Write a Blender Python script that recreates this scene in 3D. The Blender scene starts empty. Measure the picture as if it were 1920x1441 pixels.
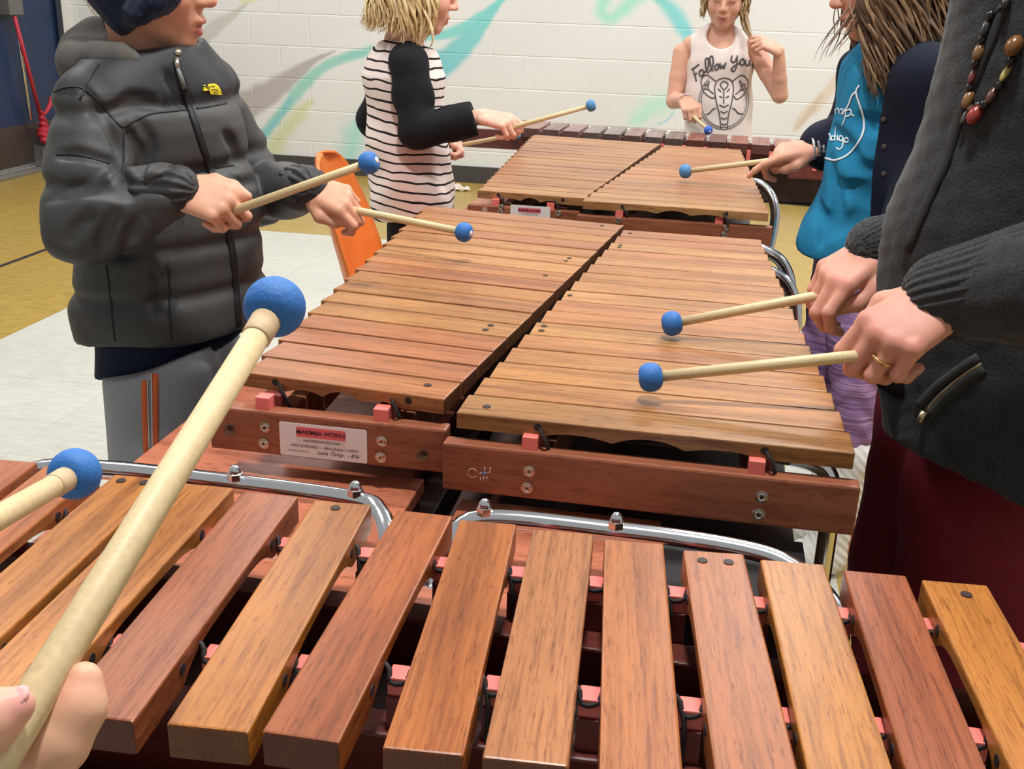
import bpy, bmesh, math, random
import numpy as np
from mathutils import Vector, Matrix
from mathutils.bvhtree import BVHTree

scene = bpy.context.scene
COL = scene.collection
random.seed(7)
RNG = np.random.default_rng(7)

# ------------------------------------------------------------------ camera
CAM_Z = 1.18602796
CAM_R = np.array([[0.98277398, -0.16047094, -0.09167539],
                  [0.18211714, 0.92529163, 0.33266912],
                  [0.03144274, -0.34363421, 0.93857705]])   # columns: right, forward, up
FOC = 2000.0
CAM_P = np.array([0.0, 0.0, CAM_Z])
cam_d = bpy.data.cameras.new('camera')
cam_d.sensor_width = 36.0
cam_d.lens = 36.0 * FOC / 1920.0
cam_d.clip_start = 0.02
cam = bpy.data.objects.new('camera', cam_d)
COL.objects.link(cam)
cam.matrix_world = Matrix([[CAM_R[0, 0], CAM_R[0, 2], -CAM_R[0, 1], 0],
                           [CAM_R[1, 0], CAM_R[1, 2], -CAM_R[1, 1], 0],
                           [CAM_R[2, 0], CAM_R[2, 2], -CAM_R[2, 1], CAM_Z],
                           [0, 0, 0, 1]])
scene.camera = cam

# ------------------------------------------------------------------ light
scene.view_settings.view_transform = 'Standard'
scene.view_settings.look = 'None'
scene.view_settings.gamma = 1.0
scene.view_settings.exposure = -0.02
world = bpy.data.worlds.new('ambient_fill')  # uniform ambient fill, added in place of an unbuilt ceiling's diffuse light
scene.world = world
world.use_nodes = True
wb = world.node_tree.nodes['Background']
wb.inputs[0].default_value = (1.0, 0.985, 0.965, 1)
wb.inputs[1].default_value = 0.38


def area(name, loc, sx, sy, power, color=(1, 0.985, 0.965)):
    l = bpy.data.lights.new(name, 'AREA')
    l.shape = 'RECTANGLE'
    l.size, l.size_y = sx, sy
    l.energy = power
    l.color = color
    o = bpy.data.objects.new(name, l)
    o.location = loc
    COL.objects.link(o)
    return o


area('ceiling_lamp', (-0.10, 0.85, 3.2), 0.26, 0.2, 62.0)
for lx in (-2.6, 0.6, 3.2):
    for ly in (2.6, 5.2):
        area('ceiling_lamp', (lx, ly, 3.5), 1.2, 0.4, 62.0)


# ------------------------------------------------------------------ helpers
def ray(px, py):
    return CAM_R @ np.array([(px - 960) / FOC, 1.0, (720.5 - py) / FOC])


def A(px, py, Y):
    """point at depth plane y=Y seen at a photo position"""
    d = ray(px, py)
    return CAM_P + d * (Y / d[1])


def Z(px, py, z):
    """point on the horizontal plane at height z"""
    d = ray(px, py)
    return CAM_P + d * ((z - CAM_Z) / d[2])


def srgb(r, g, b):
    f = lambda c: (c / 255 / 12.92) if c / 255 <= 0.04045 else ((c / 255 + 0.055) / 1.055) ** 2.4
    return (f(r), f(g), f(b), 1.0)


def unit(v):
    v = np.asarray(v, float)
    return v / (np.linalg.norm(v) + 1e-12)


class NT:
    def __init__(s, name):
        s.m = bpy.data.materials.new(name)
        s.m.use_nodes = True
        s.t = s.m.node_tree
        s.b = s.t.nodes['Principled BSDF']

    def n(s, typ, **kw):
        nd = s.t.nodes.new(typ)
        for k, v in kw.items():
            if k.startswith('i_'):
                nd.inputs[k[2:]].default_value = v
            else:
                setattr(nd, k, v)
        return nd

    def l(s, a, b):
        s.t.links.new(a, b)

    def coords(s, scale=(1, 1, 1), kind='Object', rand=False):
        tc = s.n('ShaderNodeTexCoord')
        mp = s.n('ShaderNodeMapping')
        mp.inputs['Scale'].default_value = scale
        s.l(tc.outputs[kind], mp.inputs[0])
        if rand:
            oi = s.n('ShaderNodeObjectInfo')
            ml = s.n('ShaderNodeMath', operation='MULTIPLY')
            ml.inputs[1].default_value = 37.0
            s.l(oi.outputs['Random'], ml.inputs[0])
            cb = s.n('ShaderNodeCombineXYZ')
            for i in range(3):
                s.l(ml.outputs[0], cb.inputs[i])
            s.l(cb.outputs[0], mp.inputs['Location'])
        return mp.outputs[0]

    def noise(s, vec, scale, detail=3, rough=0.5, dist=0.0):
        nd = s.n('ShaderNodeTexNoise')
        nd.inputs['Scale'].default_value = scale
        nd.inputs['Detail'].default_value = detail
        nd.inputs['Roughness'].default_value = rough
        nd.inputs['Distortion'].default_value = dist
        s.l(vec, nd.inputs['Vector'])
        return nd.outputs['Fac']

    def ramp(s, fac, stops):
        r = s.n('ShaderNodeValToRGB')
        e = r.color_ramp.elements
        while len(e) < len(stops):
            e.new(0.5)
        for i, (p, c) in enumerate(stops):
            e[i].position = p
            e[i].color = c if len(c) == 4 else (*c, 1)
        s.l(fac, r.inputs[0])
        return r.outputs[0]

    def mix(s, a, b, fac, mode='MIX'):
        m = s.n('ShaderNodeMix', data_type='RGBA', blend_type=mode)
        for sock, v in ((m.inputs[6], a), (m.inputs[7], b), (m.inputs[0], fac)):
            if hasattr(v, 'default_value') or hasattr(v, 'links'):
                s.l(v, sock)
            else:
                sock.default_value = v
        return m.outputs[2]

    def bump(s, h, strength=0.2, dist=0.002):
        b = s.n('ShaderNodeBump')
        b.inputs['Strength'].default_value = strength
        b.inputs['Distance'].default_value = dist
        s.l(h, b.inputs['Height'])
        s.l(b.outputs[0], s.b.inputs['Normal'])

    def out(s, col, rough=0.5, metal=0.0, spec=None, sheen=None):
        if hasattr(col, 'links'):
            s.l(col, s.b.inputs['Base Color'])
        else:
            s.b.inputs['Base Color'].default_value = col
        s.b.inputs['Roughness'].default_value = rough
        s.b.inputs['Metallic'].default_value = metal
        if spec is not None:
            s.b.inputs['Specular IOR Level'].default_value = spec
        if sheen:
            s.b.inputs['Sheen Weight'].default_value = sheen
        return s.m


MAT = {}


def plain(name, rgb, rough=0.5, metal=0.0, spec=None, nz=0.0, nscale=60, bump=0.0):
    if name in MAT:
        return MAT[name]
    t = NT(name)
    c = srgb(*rgb)
    if nz or bump:
        v = t.coords()
        f = t.noise(v, nscale, 4, 0.6)
        lo = tuple(x * (1 - nz) for x in c[:3])
        hi = tuple(min(1, x * (1 + nz)) for x in c[:3])
        col = t.ramp(f, [(0.3, lo), (0.7, hi)])
        if bump:
            t.bump(f, bump, 0.003)
    else:
        col = c
    MAT[name] = t.out(col, rough, metal, spec)
    return MAT[name]


def wood_mat(name, rough=0.42, contrast=0.5, long=2.2, cross=46.0, base=None, end=1.0):
    """grain runs along the local X axis; the plank's own colour is the object colour"""
    t = NT(name)
    v = t.coords((long, cross, cross * 0.7), rand=True)
    f1 = t.noise(v, 1.0, 6, 0.62, 0.6)
    v2 = t.coords((long * 7, cross * 5, cross * 3), rand=True)
    f2 = t.noise(v2, 1.0, 3, 0.7, 0.0)
    v3 = t.coords((5.0, 14.0, 14.0), rand=True)
    f3 = t.noise(v3, 1.0, 2, 0.5, 0.3)
    if base is None:
        oi = t.n('ShaderNodeObjectInfo')
        colr = oi.outputs['Color']
    else:
        rgbn = t.n('ShaderNodeRGB')
        rgbn.outputs[0].default_value = srgb(*base)
        colr = rgbn.outputs[0]
    k = contrast
    g1 = t.ramp(f1, [(0.28, (1 - k * .85, 1 - k * 1.05, 1 - k * 1.2)), (0.5, (1, 1, 1)), (0.72, (1 + k * .3, 1 + k * .3, 1 + k * .28))])
    g2 = t.ramp(f2, [(0.36, (1 - k * .75, 1 - k * .85, 1 - k * .85)), (0.52, (1, 1, 1))])
    g3 = t.ramp(f3, [(0.3, (1 - k * .35, 1 - k * .4, 1 - k * .4)), (0.7, (1 + k * .2, 1 + k * .2, 1 + k * .2))])
    c = t.mix(colr, g1, 1.0, 'MULTIPLY')
    c = t.mix(c, g2, 1.0, 'MULTIPLY')
    c = t.mix(c, g3, 1.0, 'MULTIPLY')
    v4 = t.coords((long * 30, cross * 10, cross * 6), rand=True)
    f4 = t.noise(v4, 1.0, 2, 0.6, 0.0)
    g4 = t.ramp(f4, [(0.30, (1 - k * .9, 1 - k * 1.15, 1 - k * 1.3)), (0.42, (1, 1, 1))])
    c = t.mix(c, g4, 1.0, 'MULTIPLY')
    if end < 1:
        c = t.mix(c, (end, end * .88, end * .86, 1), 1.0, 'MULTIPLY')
    t.bump(f2, 0.12, 0.001)
    MAT[name] = t.out(c, rough, 0.0, 0.4)
    return MAT[name]


def attr_mat(name, rough=0.7, nz=0.12, nscale=180, bump=0.15, spec=0.3, stretch=(1, 1, 1), sss=0.0, sheen=0.0):
    """colour comes from the mesh's own 'Col' attribute (dye, skin, print)"""
    if name in MAT:
        return MAT[name]
    t = NT(name)
    a = t.n('ShaderNodeAttribute')
    a.attribute_name = 'Col'
    v = t.coords(stretch)
    f = t.noise(v, nscale, 4, 0.65)
    g = t.ramp(f, [(0.3, (1 - nz,) * 3), (0.7, (1 + nz,) * 3)])
    c = t.mix(a.outputs['Color'], g, 1.0, 'MULTIPLY')
    if bump:
        t.bump(f, bump, 0.002)
    MAT[name] = t.out(c, rough, 0.0, spec, sheen)
    if sss:
        t.b.inputs['Subsurface Weight'].default_value = sss
        t.b.inputs['Subsurface Radius'].default_value = (0.012, 0.005, 0.003)
        t.b.inputs['Subsurface Scale'].default_value = 1.0
    return MAT[name]


# ---- object bookkeeping
def tag(o, label=None, cat=None, group=None, kind=None):
    if label: o['label'] = label
    if cat: o['category'] = cat
    if group: o['group'] = group
    if kind: o['kind'] = kind
    return o


def empty(name, loc, label, cat, group=None, rz=0.0):
    o = bpy.data.objects.new(name, None)
    o.empty_display_size = 0.05
    o.location = Vector([float(x) for x in loc])
    o.rotation_euler = (0, 0, rz)
    COL.objects.link(o)
    return tag(o, label, cat, group)


def wl(o):
    """world matrix from the parent chain (nothing is evaluated yet)"""
    m = o.matrix_basis.copy()
    if o.parent:
        m = wl(o.parent) @ m
    return m


def link(name, me, mat, parent=None, matrix=None, color=None, smooth=None, label=None):
    """matrix = world matrix of the object (mesh data is local to it)"""
    o = bpy.data.objects.new(name, me)
    COL.objects.link(o)
    if mat is not None:
        if isinstance(mat, (list, tuple)):
            for m in mat: me.materials.append(m)
        elif not me.materials:
            me.materials.append(mat)
    M = matrix if matrix is not None else Matrix.Identity(4)
    if parent is not None:
        o.parent = parent
        o.matrix_basis = wl(parent).inverted() @ M
    else:
        o.matrix_basis = M
    if color is not None:
        o.color = color
    if smooth is not None:
        me.polygons.foreach_set('use_smooth', [smooth] * len(me.polygons))
    if label:
        o['label'] = label
    return o


def mesh_np(name, V, F, col=None, smooth=True):
    """F: (n,3) or (n,4) int array"""
    V = np.ascontiguousarray(V, np.float32)
    F = np.ascontiguousarray(F, np.int32)
    me = bpy.data.meshes.new(name)
    k = F.shape[1]
    me.vertices.add(len(V))
    me.vertices.foreach_set('co', V.ravel())
    me.loops.add(F.size)
    me.loops.foreach_set('vertex_index', F.ravel())
    me.polygons.add(len(F))
    me.polygons.foreach_set('loop_start', np.arange(0, F.size, k, dtype=np.int32))
    me.polygons.foreach_set('loop_total', np.full(len(F), k, np.int32))
    me.polygons.foreach_set('use_smooth', np.full(len(F), smooth))
    me.update(calc_edges=True)
    if col is not None:
        set_col(me, col)
    return me


def set_col(me, col):
    a = me.color_attributes.new('Col', 'FLOAT_COLOR', 'POINT')
    c = np.ones((len(me.vertices), 4), np.float32)
    c[:, :3] = np.asarray(col)[:, :3]
    a.data.foreach_set('color', c.ravel())


def bm_mesh(name, bm, smooth=False):
    me = bpy.data.meshes.new(name)
    bmesh.ops.recalc_face_normals(bm, faces=bm.faces)
    bm.to_mesh(me)
    bm.free()
    if smooth:
        me.polygons.foreach_set('use_smooth', [True] * len(me.polygons))
    return me


def b_box(bm, lo, hi, bevel=0.0):
    c = [(lo[i] + hi[i]) / 2 for i in range(3)]
    s = [abs(hi[i] - lo[i]) for i in range(3)]
    r = bmesh.ops.create_cube(bm, size=1.0, matrix=Matrix.Translation(c) @ Matrix.Diagonal((*s, 1)))
    if bevel:
        ed = list({e for v in r['verts'] for e in v.link_edges})
        bmesh.ops.bevel(bm, geom=ed, offset=bevel, segments=2, profile=0.6, affect='EDGES')


def box_mesh(name, lo, hi, bevel=0.002):
    bm = bmesh.new()
    b_box(bm, lo, hi, bevel)
    return bm_mesh(name, bm)


def catmull(pts, n=8):
    P = [np.asarray(p, float) for p in pts]
    if len(P) < 3:
        return P
    P = [2 * P[0] - P[1]] + P + [2 * P[-1] - P[-2]]
    out = []
    for i in range(1, len(P) - 2):
        for k in range(n):
            t = k / n
            a, b, c, d = P[i - 1], P[i], P[i + 1], P[i + 2]
            out.append(0.5 * ((2 * b) + (-a + c) * t + (2 * a - 5 * b + 4 * c - d) * t * t + (-a + 3 * b - 3 * c + d) * t ** 3))
    out.append(P[-2])
    return out


def tube_np(pts, rad, seg=8, flat=1.0, flatdir=None):
    """tube along points; rad scalar or list; returns V,F (quads incl. end fans as quads)"""
    P = np.array(pts, float)
    n = len(P)
    R = np.full(n, rad, float) if np.isscalar(rad) else np.asarray(rad, float)
    if len(R) != n:
        R = np.interp(np.linspace(0, 1, n), np.linspace(0, 1, len(R)), R)
    T = np.gradient(P, axis=0)
    T /= np.linalg.norm(T, axis=1)[:, None] + 1e-12
    u = unit(np.cross(T[0], [0, 0, 1]) if abs(T[0][2]) < 0.95 else np.cross(T[0], [1, 0, 0]))
    V = []
    for i in range(n):
        if flatdir is not None:
            fd = flatdir[i] if np.ndim(flatdir) == 2 else np.asarray(flatdir)
            w = unit(fd - T[i] * np.dot(fd, T[i]))
            u = unit(np.cross(w, T[i]))
        else:
            u = unit(u - T[i] * np.dot(u, T[i]))
            w = np.cross(T[i], u)
        for k in range(seg):
            a = 2 * math.pi * k / seg
            V.append(P[i] + R[i] * (math.cos(a) * u + flat * math.sin(a) * w))
    F = []
    for i in range(n - 1):
        for k in range(seg):
            k2 = (k + 1) % seg
            F.append((i * seg + k, i * seg + k2, (i + 1) * seg + k2, (i + 1) * seg + k))
    V = np.array(V)
    # caps
    for base, p, rev in ((0, P[0], True), ((n - 1) * seg, P[-1], False)):
        ci = len(V)
        V = np.vstack([V, p[None]])
        for k in range(0, seg, 2):
            q = (base + k, base + (k + 1) % seg, base + (k + 2) % seg, ci)
            F.append(q[::-1] if rev else q)
    return V, np.array(F)


def join_np(parts):
    Vs, Fs, off = [], [], 0
    for V, F in parts:
        Vs.append(V); Fs.append(F + off); off += len(V)
    return np.vstack(Vs), np.vstack(Fs)


def tube(name, pts, rad, mat, parent, seg=10, smooth=True, curve=0, label=None, color=None):
    if curve:
        pts = catmull(pts, curve)
    V, F = tube_np(pts, rad, seg)
    return link(name, mesh_np(name, V, F, smooth=smooth), mat, parent, label=label, color=color)


def lathe_np(profile, axis_o, axis_d, seg=24):
    """profile: list of (t along axis, radius)"""
    d = unit(axis_d)
    pts = [np.asarray(axis_o) + d * t for t, r in profile]
    u = unit(np.cross(d, [0, 0, 1]) if abs(d[2]) < 0.95 else np.cross(d, [1, 0, 0]))
    w = np.cross(d, u)
    V = []
    for (t, r), p in zip(profile, pts):
        for k in range(seg):
            a = 2 * math.pi * k / seg
            V.append(p + max(r, 1e-5) * (math.cos(a) * u + math.sin(a) * w))
    F = []
    for i in range(len(profile) - 1):
        for k in range(seg):
            k2 = (k + 1) % seg
            F.append((i * seg + k, i * seg + k2, (i + 1) * seg + k2, (i + 1) * seg + k))
    return np.array(V), np.array(F)


def lathe(name, profile, o, d, mat, parent, seg=24, smooth=True, label=None):
    V, F = lathe_np(profile, o, d, seg)
    return link(name, mesh_np(name, V, F, smooth=smooth), mat, parent, label=label)


def text_np(s, size, shear=0.0, offset=0.0, res=3):
    cu = bpy.data.curves.new('t', 'FONT')
    cu.body = s
    cu.size = size
    cu.shear = shear
    cu.offset = offset
    cu.align_x = 'CENTER'
    cu.align_y = 'CENTER'
    cu.resolution_u = res
    o = bpy.data.objects.new('t', cu)
    COL.objects.link(o)
    dg = bpy.context.evaluated_depsgraph_get()
    me = bpy.data.meshes.new_from_object(o.evaluated_get(dg))
    bm = bmesh.new()
    bm.from_mesh(me)
    bmesh.ops.triangulate(bm, faces=bm.faces)
    V = np.array([v.co[:] for v in bm.verts])
    bm.verts.index_update()
    F = np.array([[v.index for v in f.verts] for f in bm.faces])
    bm.free()
    bpy.data.objects.remove(o)
    bpy.data.curves.remove(cu)
    bpy.data.meshes.remove(me)
    return V, F


# ------------------------------------------------------------------ implicit surfaces (bodies and cloth)
def seg(a, b, ra, rb=None, k=0.02, flat=None):
    return ('c', np.asarray(a, float), np.asarray(b, float), ra, ra if rb is None else rb, k, flat)


def ell(c, r, k=0.02, R=None):
    return ('e', np.asarray(c, float), np.asarray(r, float), R, None, k, None)


def chain(pts, rads, k=0.02, flat=None):
    return [seg(pts[i], pts[i + 1], rads[i], rads[i + 1], k, flat) for i in range(len(pts) - 1)]


def prim_bb(p):
    if p[0] == 'c':
        r = max(p[3], p[4])
        if p[6] is not None: r /= min(1.0, p[6][1])
        return np.minimum(p[1], p[2]) - r, np.maximum(p[1], p[2]) + r
    r = max(p[2])
    return p[1] - r, p[1] + r


def prim_d(p, X, Y, Z_):
    if p[0] == 'c':
        a, b = p[1], p[2]
        if p[6] is not None:
            u, s = unit(p[6][0]), p[6][1]
            d0 = (X - a[0]) * u[0] + (Y - a[1]) * u[1] + (Z_ - a[2]) * u[2]
            X, Y, Z_ = X + (s - 1) * d0 * u[0], Y + (s - 1) * d0 * u[1], Z_ + (s - 1) * d0 * u[2]
            b = b + (s - 1) * np.dot(b - a, u) * u
        ab = b - a
        L = max(np.dot(ab, ab), 1e-9)
        t = np.clip(((X - a[0]) * ab[0] + (Y - a[1]) * ab[1] + (Z_ - a[2]) * ab[2]) / L, 0, 1)
        d = np.sqrt((X - a[0] - t * ab[0]) ** 2 + (Y - a[1] - t * ab[1]) ** 2 + (Z_ - a[2] - t * ab[2]) ** 2)
        return d - (p[3] + (p[4] - p[3]) * t)
    c, r, R = p[1], p[2], p[3]
    x, y, z = X - c[0], Y - c[1], Z_ - c[2]
    if R is not None:
        x, y, z = (x * R[0][0] + y * R[0][1] + z * R[0][2], x * R[1][0] + y * R[1][1] + z * R[1][2],
                   x * R[2][0] + y * R[2][1] + z * R[2][2])
    k0 = np.sqrt((x / r[0]) ** 2 + (y / r[1]) ** 2 + (z / r[2]) ** 2)
    k1 = np.sqrt((x / r[0] ** 2) ** 2 + (y / r[1] ** 2) ** 2 + (z / r[2] ** 2) ** 2) + 1e-9
    return k0 * (k0 - 1) / k1


def sdf_net(prims, h, subs=(), cuts=(), disp=None, sm=0):
    """smooth union of prims, minus subs, minus half-spaces (point, normal); returns V, quads"""
    bbs = [prim_bb(p) for p in prims]
    lo = np.min([b[0] for b in bbs], axis=0) - 4 * h
    hi = np.max([b[1] for b in bbs], axis=0) + 4 * h
    n = np.ceil((hi - lo) / h).astype(int) + 1
    F = np.full(n, 0.5, np.float32)
    ax = [lo[i] + h * np.arange(n[i]) for i in range(3)]

    def block(bb, pad):
        i0 = np.clip(np.floor((bb[0] - pad - lo) / h).astype(int), 0, n - 1)
        i1 = np.clip(np.ceil((bb[1] + pad - lo) / h).astype(int) + 1, 1, n)
        s = tuple(slice(i0[i], i1[i]) for i in range(3))
        g = (ax[0][s[0]][:, None, None], ax[1][s[1]][None, :, None], ax[2][s[2]][None, None, :])
        return s, g

    for p, bb in zip(prims, bbs):
        k = p[5]
        s, g = block(bb, k + 3 * h)
        d = prim_d(p, *g)
        f = F[s]
        hh = np.clip(0.5 + 0.5 * (f - d) / k, 0, 1)
        F[s] = f + (d - f) * hh - k * hh * (1 - hh)
    for p in subs:
        k = p[5]
        bb = prim_bb(p)
        s, g = block(bb, k + 3 * h)
        d = -prim_d(p, *g)
        f = F[s]
        hh = np.clip(0.5 - 0.5 * (f - d) / k, 0, 1)
        F[s] = f + (d - f) * hh + k * hh * (1 - hh)
    for (c, nn) in cuts:
        nn = unit(nn)
        d = (ax[0][:, None, None] - c[0]) * nn[0] + (ax[1][None, :, None] - c[1]) * nn[1] + (ax[2][None, None, :] - c[2]) * nn[2]
        F = np.maximum(F, d.astype(np.float32))
    if disp is not None:
        idx = np.nonzero(np.abs(F) < 0.03)
        P = np.stack([ax[i][idx[i]] for i in range(3)], 1)
        F[idx] -= disp(P).astype(np.float32)
    # surface nets
    ins = F < 0
    c = np.zeros(n - 1, np.uint8)
    for dx in (0, 1):
        for dy in (0, 1):
            for dz in (0, 1):
                c += ins[dx:n[0] - 1 + dx, dy:n[1] - 1 + dy, dz:n[2] - 1 + dz]
    cells = np.argwhere((c > 0) & (c < 8))
    cid = np.full(n - 1, -1, np.int32)
    cid[cells[:, 0], cells[:, 1], cells[:, 2]] = np.arange(len(cells))
    acc = np.zeros((len(cells), 3)); cnt = np.zeros(len(cells))
    corners = [(0, 0, 0), (1, 0, 0), (0, 1, 0), (1, 1, 0), (0, 0, 1), (1, 0, 1), (0, 1, 1), (1, 1, 1)]
    vals = [F[cells[:, 0] + q[0], cells[:, 1] + q[1], cells[:, 2] + q[2]] for q in corners]
    for i in range(8):
        for j in range(i + 1, 8):
            df = [abs(corners[i][t] - corners[j][t]) for t in range(3)]
            if sum(df) != 1: continue
            a, b = vals[i], vals[j]
            m = (a < 0) != (b < 0)
            t = np.where(m, a / np.where(m, a - b, 1), 0)
            pos = np.array(corners[i])[None] + t[:, None] * (np.array(corners[j]) - np.array(corners[i]))[None]
            acc += np.where(m[:, None], pos, 0); cnt += m
    V = lo + h * (cells + acc / cnt[:, None])
    Q = []
    for a in range(3):
        b, d = (a + 1) % 3, (a + 2) % 3
        sl0 = [slice(None)] * 3; sl1 = [slice(None)] * 3
        sl0[a] = slice(0, n[a] - 1); sl1[a] = slice(1, n[a])
        for (x, y) in ((b, 0), (d, 0)):
            sl0[x] = slice(1, n[x] - 1); sl1[x] = slice(1, n[x] - 1)
        e0, e1 = ins[tuple(sl0)], ins[tuple(sl1)]
        for flip in (False, True):
            m = (e0 & ~e1) if not flip else (~e0 & e1)
            I = np.argwhere(m)
            if not len(I): continue
            I[:, b] += 1; I[:, d] += 1
            def at(db, dd):
                J = I.copy(); J[:, b] += db; J[:, d] += dd
                return cid[J[:, 0], J[:, 1], J[:, 2]]
            q = np.stack([at(-1, -1), at(0, -1), at(0, 0), at(-1, 0)], 1)
            Q.append(q[:, ::-1] if flip else q)
    Q = np.vstack(Q)
    for _ in range(sm):
        S = np.zeros_like(V); C = np.zeros(len(V))
        for i in range(4):
            np.add.at(S, Q[:, i], V[Q[:, (i + 1) % 4]]); np.add.at(C, Q[:, i], 1)
        V = 0.5 * V + 0.5 * S / np.maximum(C, 1)[:, None]
    return V, Q


def const_col(V, rgb):
    return np.tile(np.array(srgb(*rgb)[:3]), (len(V), 1))


def paint(V, C, center, r, rgb, soft=0.4, strength=1.0, aniso=None):
    """colour a patch of skin or cloth (lips, brows, nails, panels)"""
    D = V - np.asarray(center)
    if aniso is not None:
        D = D @ np.asarray(aniso).T
    d = np.linalg.norm(D, axis=1) / r
    w = np.clip((1 - d) / soft, 0, 1)[:, None] * strength
    C[:] = C * (1 - w) + np.array(srgb(*rgb)[:3])[None] * w


def bvh_of(V, F):
    return BVHTree.FromPolygons([tuple(v) for v in V], [tuple(int(i) for i in f) for f in F])


def hit(bvh, px, py):
    d = ray(px, py)
    d = d / np.linalg.norm(d)
    r = bvh.ray_cast(Vector(CAM_P), Vector(d))
    if r[0] is None:
        return None, None
    nn = np.array(r[1])
    if np.dot(nn, d) > 0: nn = -nn
    return np.array(r[0]), nn


def drape(name, bvh, lines, width, mat, parent, lift=0.0008, curve=4, flat=0.35, taper=False):
    """thin raised strokes (piping, zips, print) lying on a cloth surface"""
    parts = []
    for ln in lines:
        pts = catmull([np.array([*p, 0.0]) for p in ln], curve) if len(ln) > 2 else [np.array([*p, 0.0]) for p in ln]
        if len(ln) == 2:
            pts = [pts[0] + (pts[1] - pts[0]) * t for t in np.linspace(0, 1, 9)]
        H, N = [], []
        for p in pts:
            a, b = hit(bvh, p[0], p[1])
            if a is not None:
                H.append(a + b * lift); N.append(b)
        if len(H) < 2: continue
        rr = np.full(len(H), width / 2)
        if taper:
            rr *= np.clip(np.sin(np.linspace(0.12, math.pi - 0.12, len(H))) * 1.5, 0.2, 1)
        parts.append(tube_np(H, rr, 6, flat, np.array(N)))
    if not parts:
        return None
    V, F = join_np(parts)
    return link(name, mesh_np(name, V, F), mat, parent)


def drape_mesh(name, bvh, V2, F, mat, parent, lift=0.0012):
    """flat print (V2 in photo positions) laid on a surface"""
    P = []
    last = None
    for v in V2:
        a, b = hit(bvh, v[0], v[1])
        if a is None:
            a, b = last if last is not None else (A(v[0], v[1], 2), np.zeros(3))
        last = (a, b)
        P.append(a + b * lift)
    return link(name, mesh_np(name, np.array(P), F, smooth=False), mat, parent)


def crease(bvh, lines, r=0.006, k=0.012, depth=0.3):
    """thin channels along a cloth surface, to be subtracted as deep folds"""
    out = []
    for ln in lines:
        pts = catmull([np.array([*p, 0.0]) for p in ln], 4) if len(ln) > 2 else [np.array([*p, 0.0]) for p in ln]
        H = []
        for p in pts:
            a, b = hit(bvh, p[0], p[1])
            if a is not None: H.append(a + b * r * depth)
        n_ = len(H)
        for i in range(n_ - 1):
            if np.linalg.norm(H[i + 1] - H[i]) > .08: continue
            t0 = math.sin(math.pi * (i + .4) / (n_ + .2)) ** .5; t1 = math.sin(math.pi * (i + 1.2) / (n_ + .2)) ** .5
            out.append(seg(H[i], H[i + 1], r * t0, r * t1, k))
    return out

# ------------------------------------------------------------------ the room
WALL_Y = 6.957
# floor: vinyl tiles, cream field bordered by ochre
def tile_mat(name, a, b, rough=0.35):
    t = NT(name)
    v = t.coords((1, 1, 1))
    br = t.n('ShaderNodeTexBrick', offset=0.0, squash=1.0)
    br.inputs['Scale'].default_value = 1.0
    br.inputs['Mortar Size'].default_value = 0.0012
    br.inputs['Mortar Smooth'].default_value = 0.2
    br.inputs['Brick Width'].default_value = 0.3048
    br.inputs['Row Height'].default_value = 0.3048
    mp = t.n('ShaderNodeMapping')
    mp.inputs['Location'].default_value = (2.364 + 0.0, 0.305 * 20 - 2.483 - 0.06, 0)
    t.l(v, mp.inputs[0]); t.l(mp.outputs[0], br.inputs['Vector'])
    v2 = t.coords((16, 55, 1))
    f = t.noise(v2, 1.0, 4, 0.65, 0.8)
    lo, hi = srgb(*a), srgb(*b)
    c = t.ramp(f, [(0.25, lo), (0.48, tuple(0.5 * (x + y) for x, y in zip(lo, hi))), (0.72, hi)])
    dark = tuple(x * 0.72 for x in lo[:3]) + (1,)
    br.inputs['Color1'].default_value = (1, 1, 1, 1)
    br.inputs['Color2'].default_value = (0.97, 0.97, 0.97, 1)
    br.inputs['Mortar'].default_value = (0.74, 0.72, 0.68, 1)
    c = t.mix(c, br.outputs['Color'], 1.0, 'MULTIPLY')
    return t.out(c, rough, 0, 0.4)

cream = tile_mat('cream_tile', (180, 179, 168), (202, 201, 191))
ochre = tile_mat('ochre_tile', (146, 118, 50), (182, 154, 80), 0.3)
stripe = plain('floor_stripe', (45, 38, 30), 0.5)
xs = [-4.35, -3.005, -2.975, -2.364, 0.364, 4.5]
ys = [-1.5, 5.117, WALL_Y + 0.05]
V, F, MI = [], [], []
for i in range(len(xs)):
    for j in range(len(ys)):
        V.append((xs[i], ys[j], 0))
nf = len(ys)
for i in range(len(xs) - 1):
    for j in range(len(ys) - 1):
        F.append((i * nf + j, (i + 1) * nf + j, (i + 1) * nf + j + 1, i * nf + j + 1))
        MI.append(2 if i == 1 else (0 if (i == 3 and j == 0) else 1))
me = mesh_np('floor', np.array(V), np.array(F), smooth=False)
fl = link('floor', me, [cream, ochre, stripe])
me.polygons.foreach_set('material_index', MI)
tag(fl, kind='structure')

# back wall: painted block with a mural; the paint is the wall's own colour
step = 0.0135
wx = np.arange(-4.4, 3.6, step); wz = np.arange(0, 2.6, step)
GX, GZ = np.meshgrid(wx, wz, indexing='ij')
WC = np.tile(np.array(srgb(219, 220, 218)[:3]), (*GX.shape, 1))
WC += 0.012 * (np.sin(GX * 5 + 2 * np.sin(GZ * 4)))[..., None]


def wp(p):
    q = A(p[0], p[1], WALL_Y)
    return np.array([q[0], q[2]])


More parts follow.
